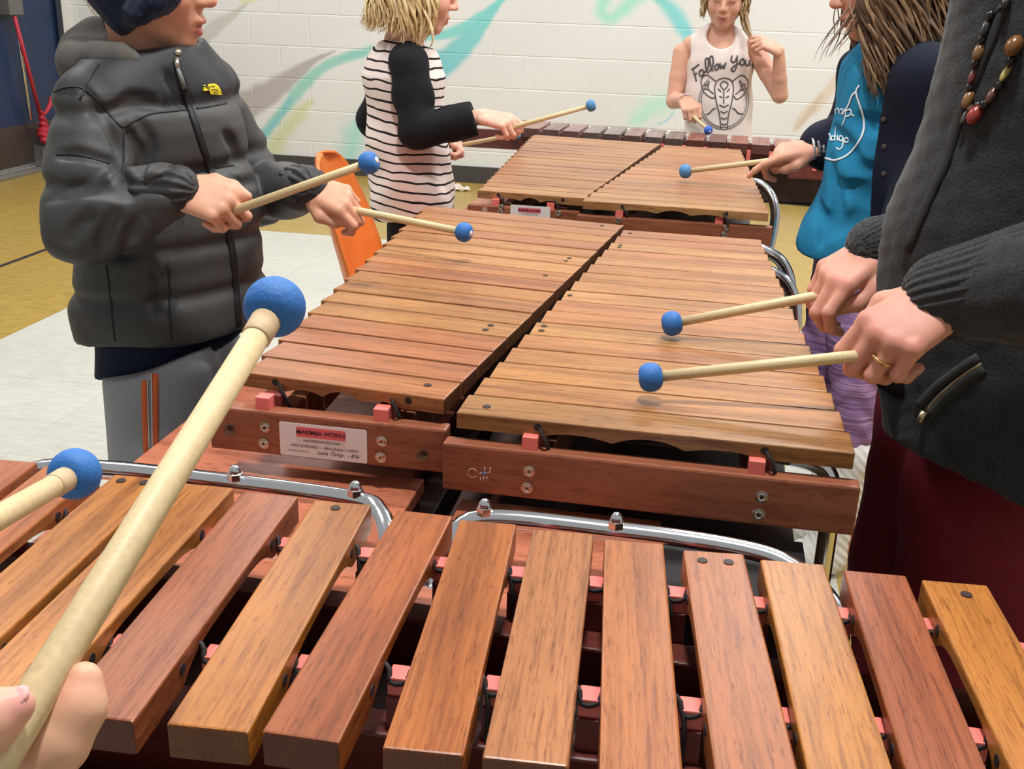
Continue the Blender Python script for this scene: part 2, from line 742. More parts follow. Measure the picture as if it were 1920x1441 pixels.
def stroke(pts, widths, rgb, alpha, soft=0.5, rgb2=None):
    P = catmull([np.array([*wp(p), 0]) for p in pts], 10)
    P = np.array(P)[:, :2]
    W = np.interp(np.linspace(0, 1, len(P)), np.linspace(0, 1, len(widths)), widths) * 0.0036 / 2
    best = np.zeros(GX.shape); tt = np.zeros(GX.shape)
    lo = P.min(0) - W.max() * 2; hi = P.max(0) + W.max() * 2
    ix = np.where((wx > lo[0]) & (wx < hi[0]))[0]; iz = np.where((wz > lo[1]) & (wz < hi[1]))[0]
    if not len(ix) or not len(iz): return
    sl = (slice(ix[0], ix[-1] + 1), slice(iz[0], iz[-1] + 1))
    gx, gz = GX[sl], GZ[sl]
    b, tm = best[sl], tt[sl]
    wob = 1 + 0.18 * np.sin(gx * 31 + 3 * np.sin(gz * 23)) * soft
    for k in range(len(P)):
        d = np.sqrt((gx - P[k, 0]) ** 2 + (gz - P[k, 1]) ** 2) / (W[k] * wob)
        w = np.clip((1 - d) / soft, 0, 1)
        up = w > b
        tm[up] = k / len(P)
        np.maximum(b, w, out=b)
    c1 = np.array(srgb(*rgb)[:3]); c2 = np.array(srgb(*(rgb2 or rgb))[:3])
    c = c1 + (c2 - c1) * tm[..., None]
    a = (b * alpha)[..., None]
    WC[sl] = WC[sl] * (1 - a) + c * a


TEAL, TEAL2, GREEN, GREY, BEIGE = (128, 205, 200), (118, 190, 205), (190, 205, 120), (170, 163, 160), (208, 192, 172)
stroke([(955, -12), (915, 22), (872, 50), (830, 66), (800, 70)], [10, 20, 26, 20, 14], TEAL, .95, .45)
stroke([(945, -8), (910, 40), (880, 75), (850, 104), (815, 130), (780, 150)], [8, 24, 40, 52, 62, 60], TEAL, .95, .4, TEAL2)
stroke([(640, 106), (690, 96), (740, 92)], [16, 26, 30], TEAL, .6, .8)
stroke([(1135, -10), (1128, 18), (1140, 34), (1165, 22), (1195, -8)], [40, 34, 30, 34, 40], (160, 220, 200), .9, .8)
stroke([(1222, -12), (1252, 12), (1278, 45), (1300, 92), (1310, 150)], [16, 30, 36, 30, 20], TEAL, .95, .6, (130, 210, 225))
stroke([(1195, 225), (1225, 200), (1262, 188)], [46, 62, 50], (178, 225, 205), .85, .9)
stroke([(1222, 238), (1252, 224), (1268, 200)], [3, 4, 3], (140, 200, 225), .8, .5)
stroke([(632, 94), (590, 113), (548, 143), (508, 172), (462, 198), (425, 232)], [2, 14, 34, 52, 66, 72], GREY, .85, .4)
stroke([(585, 190), (560, 215), (535, 245), (510, 285)], [18, 40, 48, 60], GREEN, .6, .9)
stroke([(712, 92), (655, 106), (605, 128), (560, 170), (532, 205), (500, 245), (475, 285)], [16, 22, 24, 30, 24, 24, 30], (140, 200, 190), .9, .5, (150, 205, 190))
stroke([(545, 185), (520, 225), (490, 258)], [14, 16, 18], TEAL2, .6, .7)
stroke([(700, 205), (668, 245), (655, 285)], [40, 70, 70], (150, 215, 205), .75, .9)
stroke([(470, -4), (445, 22), (412, 44), (380, 72), (362, 96)], [6, 12, 30, 34, 26], (196, 193, 186), .85, .4)
stroke([(455, 2), (468, 0), (480, -4)], [14, 18, 14], (215, 220, 160), .8, .8)
stroke([(1600, 108), (1568, 150), (1540, 188), (1508, 218), (1492, 240)], [14, 22, 26, 24, 14], BEIGE, .7, .5)
stroke([(1540, 180), (1515, 215), (1494, 240)], [10, 14, 6], (188, 170, 155), .5, .6)
stroke([(1495, 342), (1512, 326), (1530, 312)], [18, 22, 24], (190, 182, 178), .8, .5)
stroke([(1570, 60), (1584, 58), (1594, 62)], [10, 14, 8], (195, 180, 175), .6, .6)
stroke([(1760, -8), (1810, 20), (1870, 12)], [40, 60, 60], (225, 205, 196), .8, .8)
stroke([(1750, 4), (1790, -6), (1840, -10)], [24, 26, 20], (236, 214, 160), .8, .8)
stroke([(1840, 40), (1806, 70), (1776, 84)], [40, 34, 16], (224, 210, 205), .7, .8)
stroke([(1824, 116), (1806, 126), (1788, 142), (1780, 156)], [8, 14, 8, 6], (222, 202, 150), .9, .4)
stroke([(150, -16), (165, 8), (182, 32)], [5, 6, 5], (176, 158, 128), .95, .35)
stroke([(200, 0), (215, -10)], [20, 20], (190, 215, 215), .6, .6)
nx, nz = GX.shape
ii = np.arange(nx * nz).reshape(nx, nz)
Q = np.stack([ii[:-1, :-1], ii[1:, :-1], ii[1:, 1:], ii[:-1, 1:]], -1).reshape(-1, 4)
VV = np.stack([GX.ravel(), np.full(nx * nz, WALL_Y), GZ.ravel()], 1)
me = mesh_np('wall_back', VV, Q, WC.reshape(-1, 3), smooth=False)
t = NT('painted_block')
a = t.n('ShaderNodeAttribute'); a.attribute_name = 'Col'
tc = t.n('ShaderNodeTexCoord')
sx = t.n('ShaderNodeSeparateXYZ'); t.l(tc.outputs['Object'], sx.inputs[0])
cx = t.n('ShaderNodeCombineXYZ'); t.l(sx.outputs['X'], cx.inputs['X']); t.l(sx.outputs['Z'], cx.inputs['Y'])
mp = t.n('ShaderNodeMapping')
mp.inputs['Location'].default_value = (2.8335 + 0.4064 * 10 + 0.2032, -1.0187 + 0.2032 * 10, 0)
t.l(cx.outputs[0], mp.inputs[0])
br = t.n('ShaderNodeTexBrick', offset=0.5, squash=1.0)
br.inputs['Scale'].default_value = 1
br.inputs['Brick Width'].default_value = 0.4064
br.inputs['Row Height'].default_value = 0.2032
br.inputs['Mortar Size'].default_value = 0.0055
br.inputs['Mortar Smooth'].default_value = 0.7
t.l(mp.outputs[0], br.inputs['Vector'])
cl = t.mix(a.outputs['Color'], (1.16, 1.16, 1.16, 1), br.outputs['Fac'], 'MULTIPLY')  # joints brightened in the colour to paint the highlights along them
nzv = t.noise(t.coords((1, 1, 1)), 55, 4, 0.7)
mh = t.n('ShaderNodeMath', operation='MULTIPLY_ADD')
t.l(br.outputs['Fac'], mh.inputs[0]); mh.inputs[1].default_value = -1.6
sc = t.n('ShaderNodeMath', operation='MULTIPLY'); sc.inputs[1].default_value = 0.55
t.l(nzv, sc.inputs[0]); t.l(sc.outputs[0], mh.inputs[2])
t.bump(mh.outputs[0], 0.5, 0.005)
wallmat = t.out(cl, 0.5, 0, 0.35)
wb_ = link('wall_back', me, wallmat)
tag(wb_, kind='structure')

# left wall and its blue door
LX = -4.33
wl_o = link('wall_left', box_mesh('wall_left', (LX - 0.12, 6.86, 0), (LX, WALL_Y, 2.6), 0), plain('white_wall', (214, 212, 204), 0.6))
tag(wl_o, kind='structure')
wl2 = link('wall_side', box_mesh('wall_side', (LX - 0.12, 3.0, 0), (LX, 5.2, 2.6), 0), plain('white_wall', (214, 212, 204), 0.6))
tag(wl2, kind='structure')
blue_paint = plain('navy_door_paint', (20, 42, 78), 0.4, nz=0.15, nscale=9)
door = link('door_1', box_mesh('door_1', (LX - 0.06, 5.24, 0.03), (LX - 0.01, 6.84, 2.2), 0.003), blue_paint)
tag(door, kind='structure')
link('kick_plate', box_mesh('kick', (LX - 0.011, 5.3, 0.05), (LX - 0.006, 6.72, 0.30), 0.002), plain('brown_plate', (62, 52, 50), 0.4), door)
link('door_sweep', box_mesh('sweep', (LX - 0.012, 5.3, 0.028), (LX + 0.004, 6.56, 0.05), 0.003), plain('aluminium', (190, 195, 200), 0.3, 0.9), door)
fr = link('door_frame', box_mesh('fr', (LX - 0.10, 6.80, 0), (LX + 0.012, 6.862, 2.3), 0.004), plain('navy_frame', (14, 24, 48), 0.4), door)
sill = link('trim_1', box_mesh('sill', (LX - 0.02, 5.2, 0), (LX + 0.07, 6.86, 0.02), 0.004), plain('threshold_metal', (130, 124, 116), 0.5, 0.3))
tag(sill, kind='structure')
# panic latch, rod and red strap at the door
pl = empty('door_latch', (LX, 6.36, 0.03), 'grey latch box with chrome rod mounted on the navy door', 'latch')
gm = plain('latch_grey', (118, 116, 112), 0.4, 0.5)
chrome = plain('chrome', (225, 228, 232), 0.12, 1.0)
bx, by = LX + 0.045, 6.28
link('latch_box', box_mesh('lb', (LX - 0.01, by - 0.07, 0.965), (LX + 0.075, by + 0.07, 1.16), 0.008), gm, pl)
tube('rod', [(bx, by + 0.02, 0.98), (bx, by + 0.03, 0.75), (bx, by + 0.05, 0.33)], 0.011, chrome, pl)
link('post', box_mesh('po', (LX - 0.01, 6.40, 0.02), (LX + 0.06, 6.52, 0.16), 0.006), plain('post_grey', (105, 103, 104), 0.5, 0.2), pl)
rs = empty('red_strap', (LX + 0.05, 6.42, 0.15), 'red strap tied to the rod of the navy door', 'strap')
red = plain('red_webbing', (172, 36, 52), 0.5)
tube('strap_band', [(LX + 0.07, 6.255, 0.96), (LX + 0.075, 6.31, 0.7), (LX + 0.07, 6.40, 0.36)], 0.013, red, rs)
prm = [ell((LX + 0.07, 6.44, 0.235), (0.05, 0.07, 0.05), 0.02), ell((LX + 0.09, 6.42, 0.20), (0.035, 0.06, 0.04), 0.02),
       seg((LX + 0.07, 6.41, 0.38), (LX + 0.07, 6.43, 0.26), 0.016, 0.03, 0.02)]
V, F = sdf_net(prm, 0.006, disp=lambda P: 0.006 * np.sin(P[:, 2] * 160 + P[:, 1] * 90))
link('knot', mesh_np('knot', V, F), red, rs)
tube('loose_end', [(LX + 0.07, 6.42, 0.34), (LX + 0.075, 6.50, 0.40), (LX + 0.08, 6.53, 0.46)], [0.008, 0.016, 0.014], red, rs, curve=5)

# vinyl base along the back wall
bb = link('baseboard_back', box_mesh('bb', (-4.33, WALL_Y - 0.012, 0), (3.5, WALL_Y, 0.108), 0.002), plain('black_vinyl', (64, 62, 62), 0.45))
tag(bb, kind='structure')
# crumpled white paper at the wall
prm = [ell((-1.62, 6.68, 0.018), (0.09, 0.05, 0.018), 0.02), ell((-1.53, 6.64, 0.012), (0.07, 0.04, 0.014), 0.02)]
V, F = sdf_net(prm, 0.006, disp=lambda P: 0.006 * np.sin(P[:, 0] * 120 + P[:, 1] * 60))
tag(link('paper_scrap', mesh_np('paper', V, F, smooth=False), plain('paper_white', (214, 202, 186), 0.8)),
    'crumpled white scrap lying on the floor by the wall', 'paper')

# ------------------------------------------------------------------ marimbas
wood_bar = wood_mat('hardwood_bar', 0.34, 0.44, 2.2, 60)
wood_end_shaded = wood_mat('hardwood_end_grain_shaded', 0.5, 0.3, 20, 60, end=0.34)  # end grain, darkened further to paint in the shade on the bar ends
wood_frame = wood_mat('frame_wood', 0.38, 0.30, 2.0, 34)
wood_box = wood_mat('resonator_wood', 0.4, 0.38, 2.4, 20)
peg_mat = plain('salmon_peg', (236, 120, 110), 0.5)
peg_dark = plain('peg_sleeve', (112, 46, 42), 0.5)
cord_mat = plain('black_cord', (34, 27, 26), 0.7)
plug_mat = plain('dark_plug', (42, 24, 14), 0.5)
steel = plain('bolt_steel', (205, 200, 190), 0.22, 1.0)
steel_dark = plain('bolt_recess', (70, 64, 58), 0.5, 0.6)
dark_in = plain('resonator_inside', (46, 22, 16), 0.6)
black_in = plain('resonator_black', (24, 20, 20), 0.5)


def bar_mesh(name, L, W, T, scallop=3, bev=0.0016):
    """tone bar: long rounded plank with tuning arches cut in the underside"""
    n = 44
    top, bot = [], []
    for i in range(n + 1):
        x = -L / 2 + L * i / n
        u = abs(x) / (L / 2)
        z = -T
        if u < 0.56:
            ph = (x / (L / 2) / 0.56 + 1) / 2 * scallop
            fr_ = abs(ph - math.floor(ph) - 0.5) * 2
            z = -T + T * (0.5 if scallop > 1 else 0.64) * (1 - fr_ ** (2.2 if scallop > 1 else 5)) * (1.0 if scallop == 1 else (0.6 if int(ph) != scallop // 2 else 1.0))
        bot.append((x, z))
        top.append((x, 0))
    bm = bmesh.new()
    ring = []
    for y in (-W / 2, W / 2):
        tv = [bm.verts.new((x, y, 0)) for x, _ in top]
        bv = [bm.verts.new((x, y, z)) for x, z in bot]
        ring.append((tv, bv))
    for i in range(n):
        (t0, b0), (t1, b1) = ring
        bm.faces.new((t0[i], t0[i + 1], t1[i + 1], t1[i]))
        bm.faces.new((b0[i], b1[i], b1[i + 1], b0[i + 1]))
        bm.faces.new((t0[i], b0[i], b0[i + 1], t0[i + 1]))
        bm.faces.new((t1[i], t1[i + 1], b1[i + 1], b1[i]))
    for i in (0, n):
        (t0, b0), (t1, b1) = ring
        bm.faces.new((t0[i], t1[i], b1[i], b0[i]))
    bmesh.ops.recalc_face_normals(bm, faces=bm.faces)
    bm.edges.ensure_lookup_table()
    ed = []
    for e in bm.edges:
        a, b = e.verts
        if a.co.z == 0 and b.co.z == 0 and (abs(a.co.y - b.co.y) < 1e-6 or (abs(abs(a.co.x) - L / 2) < 1e-6 and abs(a.co.x - b.co.x) < 1e-6)):
            ed.append(e)
        elif abs(abs(a.co.x) - L / 2) < 1e-6 and abs(a.co.x - b.co.x) < 1e-6 and abs(a.co.y - b.co.y) < 1e-6:
            ed.append(e)
    bmesh.ops.bevel(bm, geom=ed, offset=bev, segments=2, profile=0.5, affect='EDGES')
    bm.normal_update()
    for f in bm.faces:
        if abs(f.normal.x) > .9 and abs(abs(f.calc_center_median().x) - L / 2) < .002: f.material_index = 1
    return bm_mesh(name, bm)


def place_bar(parent, p0, p1, W, T, z, color, plugs=(), scallop=3, node=0.2, holes=True):
    """p0,p1: end centres in the plan, z: height of the top face"""
    p0, p1 = np.array(p0, float), np.array(p1, float)
    L = np.linalg.norm(p1 - p0)
    c = (p0 + p1) / 2
    ang = math.atan2(p1[1] - p0[1], p1[0] - p0[0])
    M = Matrix.Translation((c[0], c[1], z)) @ Matrix.Rotation(ang, 4, 'Z')
    o = link('bar', bar_mesh('bar', L, W, T, scallop), [wood_bar, wood_end_shaded], parent, M, color)
    for (x, y, r) in plugs:     # inlaid dark dots, x from the p1 end
        bm = bmesh.new()
        bmesh.ops.create_cone(bm, cap_ends=True, segments=20, radius1=r, radius2=r, depth=0.0016)
        link('dot_inlay', bm_mesh('dot', bm), plug_mat, o, M @ Matrix.Translation((L / 2 - x, y, 0.0)))
    if holes:
        for sx_ in (-1, 1):
            bm = bmesh.new()
            bmesh.ops.create_cone(bm, cap_ends=True, segments=14, radius1=0.0038, radius2=0.0038, depth=W + 0.0012,
                                  matrix=Matrix.Rotation(math.pi / 2, 4, 'X'))
            link('cord_hole', bm_mesh('hole', bm), cord_mat, o, M @ Matrix.Translation((sx_ * L * (0.5 - node), 0, -T * 0.42)))
    return o, M, L


def peg(parent, loc, ang=0.0, s=0.0155, h=0.022):
    M = Matrix.Translation([float(x) for x in loc]) @ Matrix.Rotation(ang, 4, 'Z')
    p = link('peg', box_mesh('peg', (-s / 2, -s / 2, -h), (s / 2, s / 2, 0), 0.0012), peg_mat, parent, M)
    return p


def bolt(parent, loc, nrm, r=0.0055):
    n = unit(nrm)
    b = lathe('bolt', [(0, 0), (0, r * 1.42), (0.0007, r * 1.42), (0.0010, r * 1.3), (0.0010, r * 1.05), (0.0020, r * 1.0), (0.0024, r * .8), (0.0018, r * .5), (0.0018, 0)],
              np.array(loc), n, steel, parent, 16, smooth=False)
    lathe('recess', [(0.0019, 0), (0.0019, r * .34), (0.0023, r * .28), (0.0023, 0)], np.array(loc), n, steel_dark, b, 6, smooth=False)
    return b


def oriented(p0, p1, lo_y, hi_y, z0, z1, bevel, name, mat, parent, color):
    """board between plan points p0->p1 (front face line), thick to +y side"""
    p0, p1 = np.array(p0), np.array(p1)
    L = np.linalg.norm(p1 - p0)
    ang = math.atan2(p1[1] - p0[1], p1[0] - p0[0])
    M = Matrix.Translation(((p0[0] + p1[0]) / 2, (p0[1] + p1[1]) / 2, z1)) @ Matrix.Rotation(ang, 4, 'Z')
    return link(name, box_mesh(name, (-L / 2, lo_y, z0 - z1), (L / 2, hi_y, 0), bevel), mat, parent, M, color)


def text_part(name, s, size, center, xdir, ydir, mat, parent, shear=0.0, offset=0.0, lift=0.0004, sx=1.0):
    V, F = text_np(s, size, shear, offset)
    xd, yd = unit(xdir), unit(ydir)
    nn = np.cross(xd, yd)
    P = np.asarray(center) + V[:, :1] * sx * xd + V[:, 1:2] * yd + nn * lift
    return link(name, mesh_np(name, P, F, smooth=False), mat, parent)


ink = plain('print_ink', (40, 32, 34), 0.6)
ink_red = plain('label_red', (226, 104, 112), 0.5)
paper = plain('label_paper', (232, 226, 222), 0.5)


def rounded_plate(name, center, xd, yd, w, h, r, th, mat, parent):
    xd, yd = unit(xd), unit(yd)
    nn = np.cross(xd, yd)
    pts = []
    for cx_, cy_, a0 in ((w / 2 - r, h / 2 - r, 0), (-w / 2 + r, h / 2 - r, 90), (-w / 2 + r, -h / 2 + r, 180), (w / 2 - r, -h / 2 + r, 270)):
        for k in range(6):
            a_ = math.radians(a0 + 18 * k)
            pts.append((cx_ + r * math.cos(a_), cy_ + r * math.sin(a_)))
    bm = bmesh.new()
    f0 = [bm.verts.new(np.asarray(center) + x * xd + y * yd) for x, y in pts]
    f1 = [bm.verts.new(np.asarray(center) + x * xd + y * yd + nn * th) for x, y in pts]
    bm.faces.new(f1); bm.faces.new(f0[::-1])
    m = len(pts)
    for i in range(m):
        bm.faces.new((f0[i], f0[(i + 1) % m], f1[(i + 1) % m], f1[i]))
    return link(name, bm_mesh(name, bm), mat, parent)


def dim(c, f):
    return (c[0] * f, c[1] * f, c[2] * f, 1)


def tint(lst, k):
    c = lst[k % len(lst)]
    j = random.uniform(-5, 5)
    c = [.62 * q + .38 * w_ for q, w_ in zip(c, (194, 134, 86))]
    return dim(srgb(c[0] + j, (c[1] + j) * 1.01, (c[2] + j) * .93), .72)


MIDT = [(190, 126, 78), (200, 138, 88), (186, 118, 78), (194, 132, 84), (188, 128, 82), (182, 112, 80), (198, 142, 94)]
REDT = [(178, 100, 74), (188, 114, 78), (184, 112, 82)]
FART = [(192, 142, 108), (186, 132, 102), (196, 146, 112), (178, 122, 100)]

FRAME = srgb(152, 92, 66)
BOX = srgb(178, 106, 78)


def marimba(name, label, xl, xr, y0, pitch, skew, nb, tints, rail, ztop=0.80, W=0.052, T=0.0165, plugs={}, nodes=(0.2, 0.2), box_x=None):
    """upright-facing bank of bars stacked away from the viewer. xl(k), xr(k): bar ends; y0 centre of bar 0 at its right end"""
    root = empty(name, ((xl(0) + xr(0)) / 2, y0, 0.60), label, 'marimba', 'marimbas')
    ends = []
    for k in range(nb):
        yr = y0 + pitch * k
        yl = yr + skew(k)
        c = tints(k)
        place_bar(root, (xl(k), yl), (xr(k), yr), W, T, ztop + random.uniform(-.0004, .0004), c, plugs.get(k, ()), 3, nodes[0], holes=(k < 2))
        ends.append(((xl(k), yl), (xr(k), yr)))
    # cords threading the bars
    for nd in (nodes[0], 1 - nodes[1]):
        pts = []
        for i, (a, b) in enumerate(ends):
            a, b = np.array(a), np.array(b)
            p = a + (b - a) * nd
            pts.append((p[0], p[1], ztop - T * 0.42))
            if i == 0:
                q = p + np.array([0.004, -W / 2 - 0.004]); pts[0] = (p[0], p[1] - W / 2 + .002, ztop - T * 0.42)
                pts.insert(0, (q[0] + .004, q[1] - .004, ztop - T * 0.9)); pts.insert(0, (q[0] + .008, q[1] + .002, ztop - T * 1.8))
                pts.insert(0, (q[0] + .012, q[1] + .012, ztop - T * 3.0))
        tube('cord', pts, 0.0021, cord_mat, root, 6)
        # node rail under the bars
        a0 = np.array(ends[0][0]) + (np.array(ends[0][1]) - np.array(ends[0][0])) * nd
        a1 = np.array(ends[-1][0]) + (np.array(ends[-1][1]) - np.array(ends[-1][0])) * nd
        oriented(a0, a1, -0.010, 0.010, 0.715, 0.757, 0.002, 'node_rail', wood_frame, root, FRAME)
    # end rails
    (rl, rr, rt, rb, th) = rail
    oriented(rl, rr, 0.0, th, rb, rt, 0.0028, 'end_rail', wood_frame, root, FRAME)
    fl_, fr_ = np.array(ends[-1][0]), np.array(ends[-1][1])
    oriented((fl_[0], fl_[1] + 0.034), (fr_[0] + .01, fr_[1] + 0.034), 0.0, th, rb, rt, 0.0028, 'end_rail', wood_frame, root, FRAME)
    for nd in (nodes[0], 1 - nodes[1]):
        for e in (ends[0],):
            p = np.array(e[0]) + (np.array(e[1]) - np.array(e[0])) * nd
            f_ = (p[0] - rl[0]) / (rr[0] - rl[0])
            yy = rl[1] + (rr[1] - rl[1]) * f_
            pg = peg(root, (p[0] - 0.006, yy + 0.012, rt + 0.0135), math.atan2(rr[1] - rl[1], rr[0] - rl[0]))
            link('sleeve', box_mesh('sl', (-0.006, 0.006, -0.03), (0.014, 0.02, -0.0015), 0.001), peg_dark, pg, Matrix.Translation((p[0] - .006, yy + .012, rt + .0135)))
    return root, ends


# --- the two middle sopranos
ML, MLe = marimba('marimba', 'left marimba of the middle pair, white maker label on its end rail', lambda k: -0.463 - 0.0034 * k, lambda k: -0.236 + 0.0060 * k,
                  1.005, 0.0555, lambda k: 0.024 + 0.0019 * k, 17,
                  lambda k: tint([(184, 112, 70), (178, 104, 76), (184, 108, 80), (186, 112, 78), (196, 138, 86), (198, 140, 90), (192, 130, 84), (190, 128, 80), (194, 118, 84), (192, 122, 82), (198, 138, 90), (202, 142, 96), (196, 138, 92), (186, 120, 90), (200, 142, 92), (180, 120, 86), (174, 112, 84)], k),
                  ((-0.489, 0.966), (-0.233, 0.966), 0.772, 0.724, 0.02),
                  plugs={0: [(0.030, 0.006, 0.0042)], 4: [(0.034, 0.010, 0.004), (0.034, -0.010, 0.004)], 9: [(0.036, 0, 0.0036)], 11: [(0.030, .01, 0.0036), (0.030, -.01, 0.0036)], 16: [(.035, 0, .0036)]}, nodes=(0.17, 0.27))
MR, MRe = marimba('marimba', 'right marimba of the middle pair, under the mallets of the adult', lambda k: -0.2185 + 0.0052 * k, lambda k: 0.159 - 0.0034 * k,
                  0.970, 0.0546, lambda k: 0.004, 17,
                  lambda k: tint([(176, 128, 84), (196, 132, 82), (196, 136, 84), (198, 138, 88), (188, 124, 82), (196, 144, 94), (192, 128, 86), (196, 128, 92), (198, 142, 96), (196, 136, 94), (192, 134, 90), (198, 140, 96), (200, 146, 104), (190, 124, 90), (196, 144, 98), (184, 118, 88), (178, 114, 90)], k),
                  ((-0.229, 0.934), (0.166, 0.930), 0.772, 0.722, 0.02),
                  plugs={0: [(0.352, -0.004, 0.0042)], 5: [(0.322, .010, .004), (.322, -.010, .004)], 8: [(0.300, 0, .0036)], 14: [(.24, .008, .0034), (.24, -.008, .0034)], 16: [(.225, 0, .0034)]}, nodes=(0.215, 0.215))
# rail hardware of the middle pair
def on_rail(px, py, y):
    return A(px, py, y)

for (px, py) in ((497, 801), (495, 831), (716, 827), (714, 857)):
    bolt(ML, A(px, py, 0.9655), (0, -1, 0), 0.0042)
for (px, py) in ((992, 883), (988, 914), (1428, 931), (1422, 964)):
    bolt(MR, A(px, py, 0.931 if px > 1200 else 0.9325), (0, -1, 0), 0.0042)
hole_wood = plain('bored_hole', (118, 88, 66), 0.6)
for (px, py) in ((430, 806), (792, 853)):
    p = A(px, py, 0.9655)
    h_ = lathe('bored_hole', [(0.0004, 0.0066), (0.0008, 0.0062), (0.0002, 0.0056), (0.0002, 0.0)], p, (0, -1, 0), hole_wood, ML, 20)
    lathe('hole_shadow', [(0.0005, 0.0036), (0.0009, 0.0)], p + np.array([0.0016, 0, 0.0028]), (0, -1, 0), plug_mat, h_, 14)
# ring and little blue mark on the right rail
p = A(886, 886, 0.933)
tube('ring_mark', [p + np.array([0.0046 * math.cos(a_), -0.0004, 0.0046 * math.sin(a_)]) for a_ in np.linspace(0.3, 5.9, 22)], 0.0004, plain('scratch', (200, 170, 150), 0.6), MR, 6)
parts = [lathe_np([(0.0002, 0), (0.0003, 0.0022), (0.0007, 0.0020), (0.0008, 0)], A(909, 887, 0.933), (0, -1, 0), 10)]
V, F = join_np(parts)
bm_ = link('blue_mark', mesh_np('bm', V, F), plain('blue_ink', (120, 122, 150), 0.6), MR)
pale = plain('pale_chip', (210, 190, 190), 0.6)
pr = []
for (q0, q1) in (((909, 876), (909, 884)), ((903, 886), (898, 888)), ((914, 886), (918, 884)), ((907, 893), (907, 901)), ((913, 893), (913, 901)), ((919, 876), (920, 888)), ((901, 895), (901, 901))):
    pr.append(tube_np([A(*q0, 0.9325), A(*q1, 0.9325)], 0.0004, 5))
V, F = join_np(pr)
link('chip_marks', mesh_np('chips', V, F), pale, MR)
# the white maker label
c = A(606, 829, 0.9656)
XD, YD = np.array([1.0, 0, 0]), np.array([0, 0, 1.0])
def maker_label(parent, c, w, h, full=True):
    lb = rounded_plate('maker_label', c, XD, YD, w, h, 0.002, 0.0006, paper, parent)
    lb['label'] = 'white printed label'
    s = w / 0.094
    rounded_plate('red_panel', c + np.array([-0.002 * s, -0.0007, 0.0096 * s]), XD, YD, 0.053 * s, 0.0112 * s, 0.0016 * s, 0.0003, ink_red, lb)
    text_part('lettering', 'MARIMBA WORKS', 0.0066 * s, c + np.array([-0.002 * s, -0.0011, 0.0094 * s]), XD, YD, ink, lb, offset=0.00012, sx=0.98)
    if full:
        text_part('lettering', 'marimbaworks.com', 0.0050 * s, c + np.array([-0.001 * s, -0.0008, 0.0006 * s]), XD, YD, ink, lb)
        text_part('lettering', 'MINI SOPRANO \u2014 BRAZILIAN CHERRY', 0.0042 * s, c + np.array([0.002 * s, -0.0008, -0.0062 * s]), XD, YD, ink, lb)
        text_part('lettering', 'Custom model no.', 0.0030 * s, c + np.array([-0.027 * s, -0.0008, -0.0118 * s]), XD, YD, ink, lb)
        text_part('lettering', 'Lena Temp.. - 8/6/', 0.0062 * s, c + np.array([0.016 * s, -0.0008, -0.0118 * s]), XD, YD, ink, lb, shear=0.5)
maker_label(ML, c, 0.0945, 0.037)

# resonator boxes below the middle pair
def boxpart(parent, lo, hi, name='resonator_box', mat=wood_box, color=BOX, bev=0.002):
    c = [(lo[i] + hi[i]) / 2 for i in range(3)]
    M = Matrix.Translation(c)
    return link(name, box_mesh(name, [lo[i] - c[i] for i in range(3)], [hi[i] - c[i] for i in range(3)], bev), mat, parent, M, color)

boxpart(ML, (-0.471, 0.755, 0.684), (-0.264, 0.998, 0.700))
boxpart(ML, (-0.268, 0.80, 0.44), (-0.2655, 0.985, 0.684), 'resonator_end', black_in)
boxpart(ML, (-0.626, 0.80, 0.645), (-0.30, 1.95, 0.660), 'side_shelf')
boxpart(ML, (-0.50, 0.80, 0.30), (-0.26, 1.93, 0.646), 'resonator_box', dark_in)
boxpart(ML, (-0.42, 1.06, 0.700), (-0.30, 1.075, 0.716), 'slat', wood_box, srgb(150, 80, 62))
boxpart(MR, (-0.215, 0.755, 0.684), (-0.012, 0.962, 0.700))
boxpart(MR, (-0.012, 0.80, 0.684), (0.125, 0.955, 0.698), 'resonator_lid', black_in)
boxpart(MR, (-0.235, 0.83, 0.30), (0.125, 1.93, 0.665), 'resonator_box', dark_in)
boxpart(MR, (-0.135, 1.02, 0.690), (0.10, 1.030, 0.705), 'slat', wood_box, srgb(150, 80, 62))
boxpart(MR, (-0.1865, 0.965, 0.690), (-0.178, 1.4, 0.700), 'slat', wood_box, srgb(140, 76, 60))
boxpart(MR, (-0.256, 0.90, 0.640), (-0.224, 1.0, 0.655), 'bracket', wood_box, srgb(150, 74, 54))
boxpart(MR, (-0.272, 0.83, 0.640), (-0.222, 0.87, 0.655), 'bracket', wood_box, srgb(150, 74, 54))

# --- the two far sopranos
FL, FLe = marimba('marimba', 'left one of the far pair of marimbas, beside the girl in the striped shirt', lambda k: -0.463 - 0.0027 * k, lambda k: -0.236 + 0.0062 * k,
                  2.19, 0.0557, lambda k: 0.014 + 0.0022 * k, 17, lambda k: tint([(196, 146, 108), (192, 138, 106), (186, 130, 100), (184, 128, 106), (190, 140, 116), (182, 132, 112)], (k * 2) // 3 + k // 5),
                  ((-0.482, 2.162), (-0.247, 2.162), 0.772, 0.722, 0.02), nodes=(0.20, 0.29))
FR, FRe = marimba('marimba', 'right one of the far pair of marimbas, under the mallet of the girl in blue', lambda k: -0.238 + 0.0072 * k, lambda k: 0.128 - 0.0024 * k,
                  2.155, 0.0557, lambda k: 0.006, 17, lambda k: tint([(196, 150, 108), (198, 142, 104), (186, 128, 100), (176, 122, 104), (186, 138, 108), (194, 130, 98)], (k * 2) // 3 + k // 4),
                  ((-0.247, 2.128), (0.139, 2.132), 0.772, 0.712, 0.02), nodes=(0.22, 0.24))
maker_label(FL, A(994, 402, 2.1612), 0.083, 0.036, True)
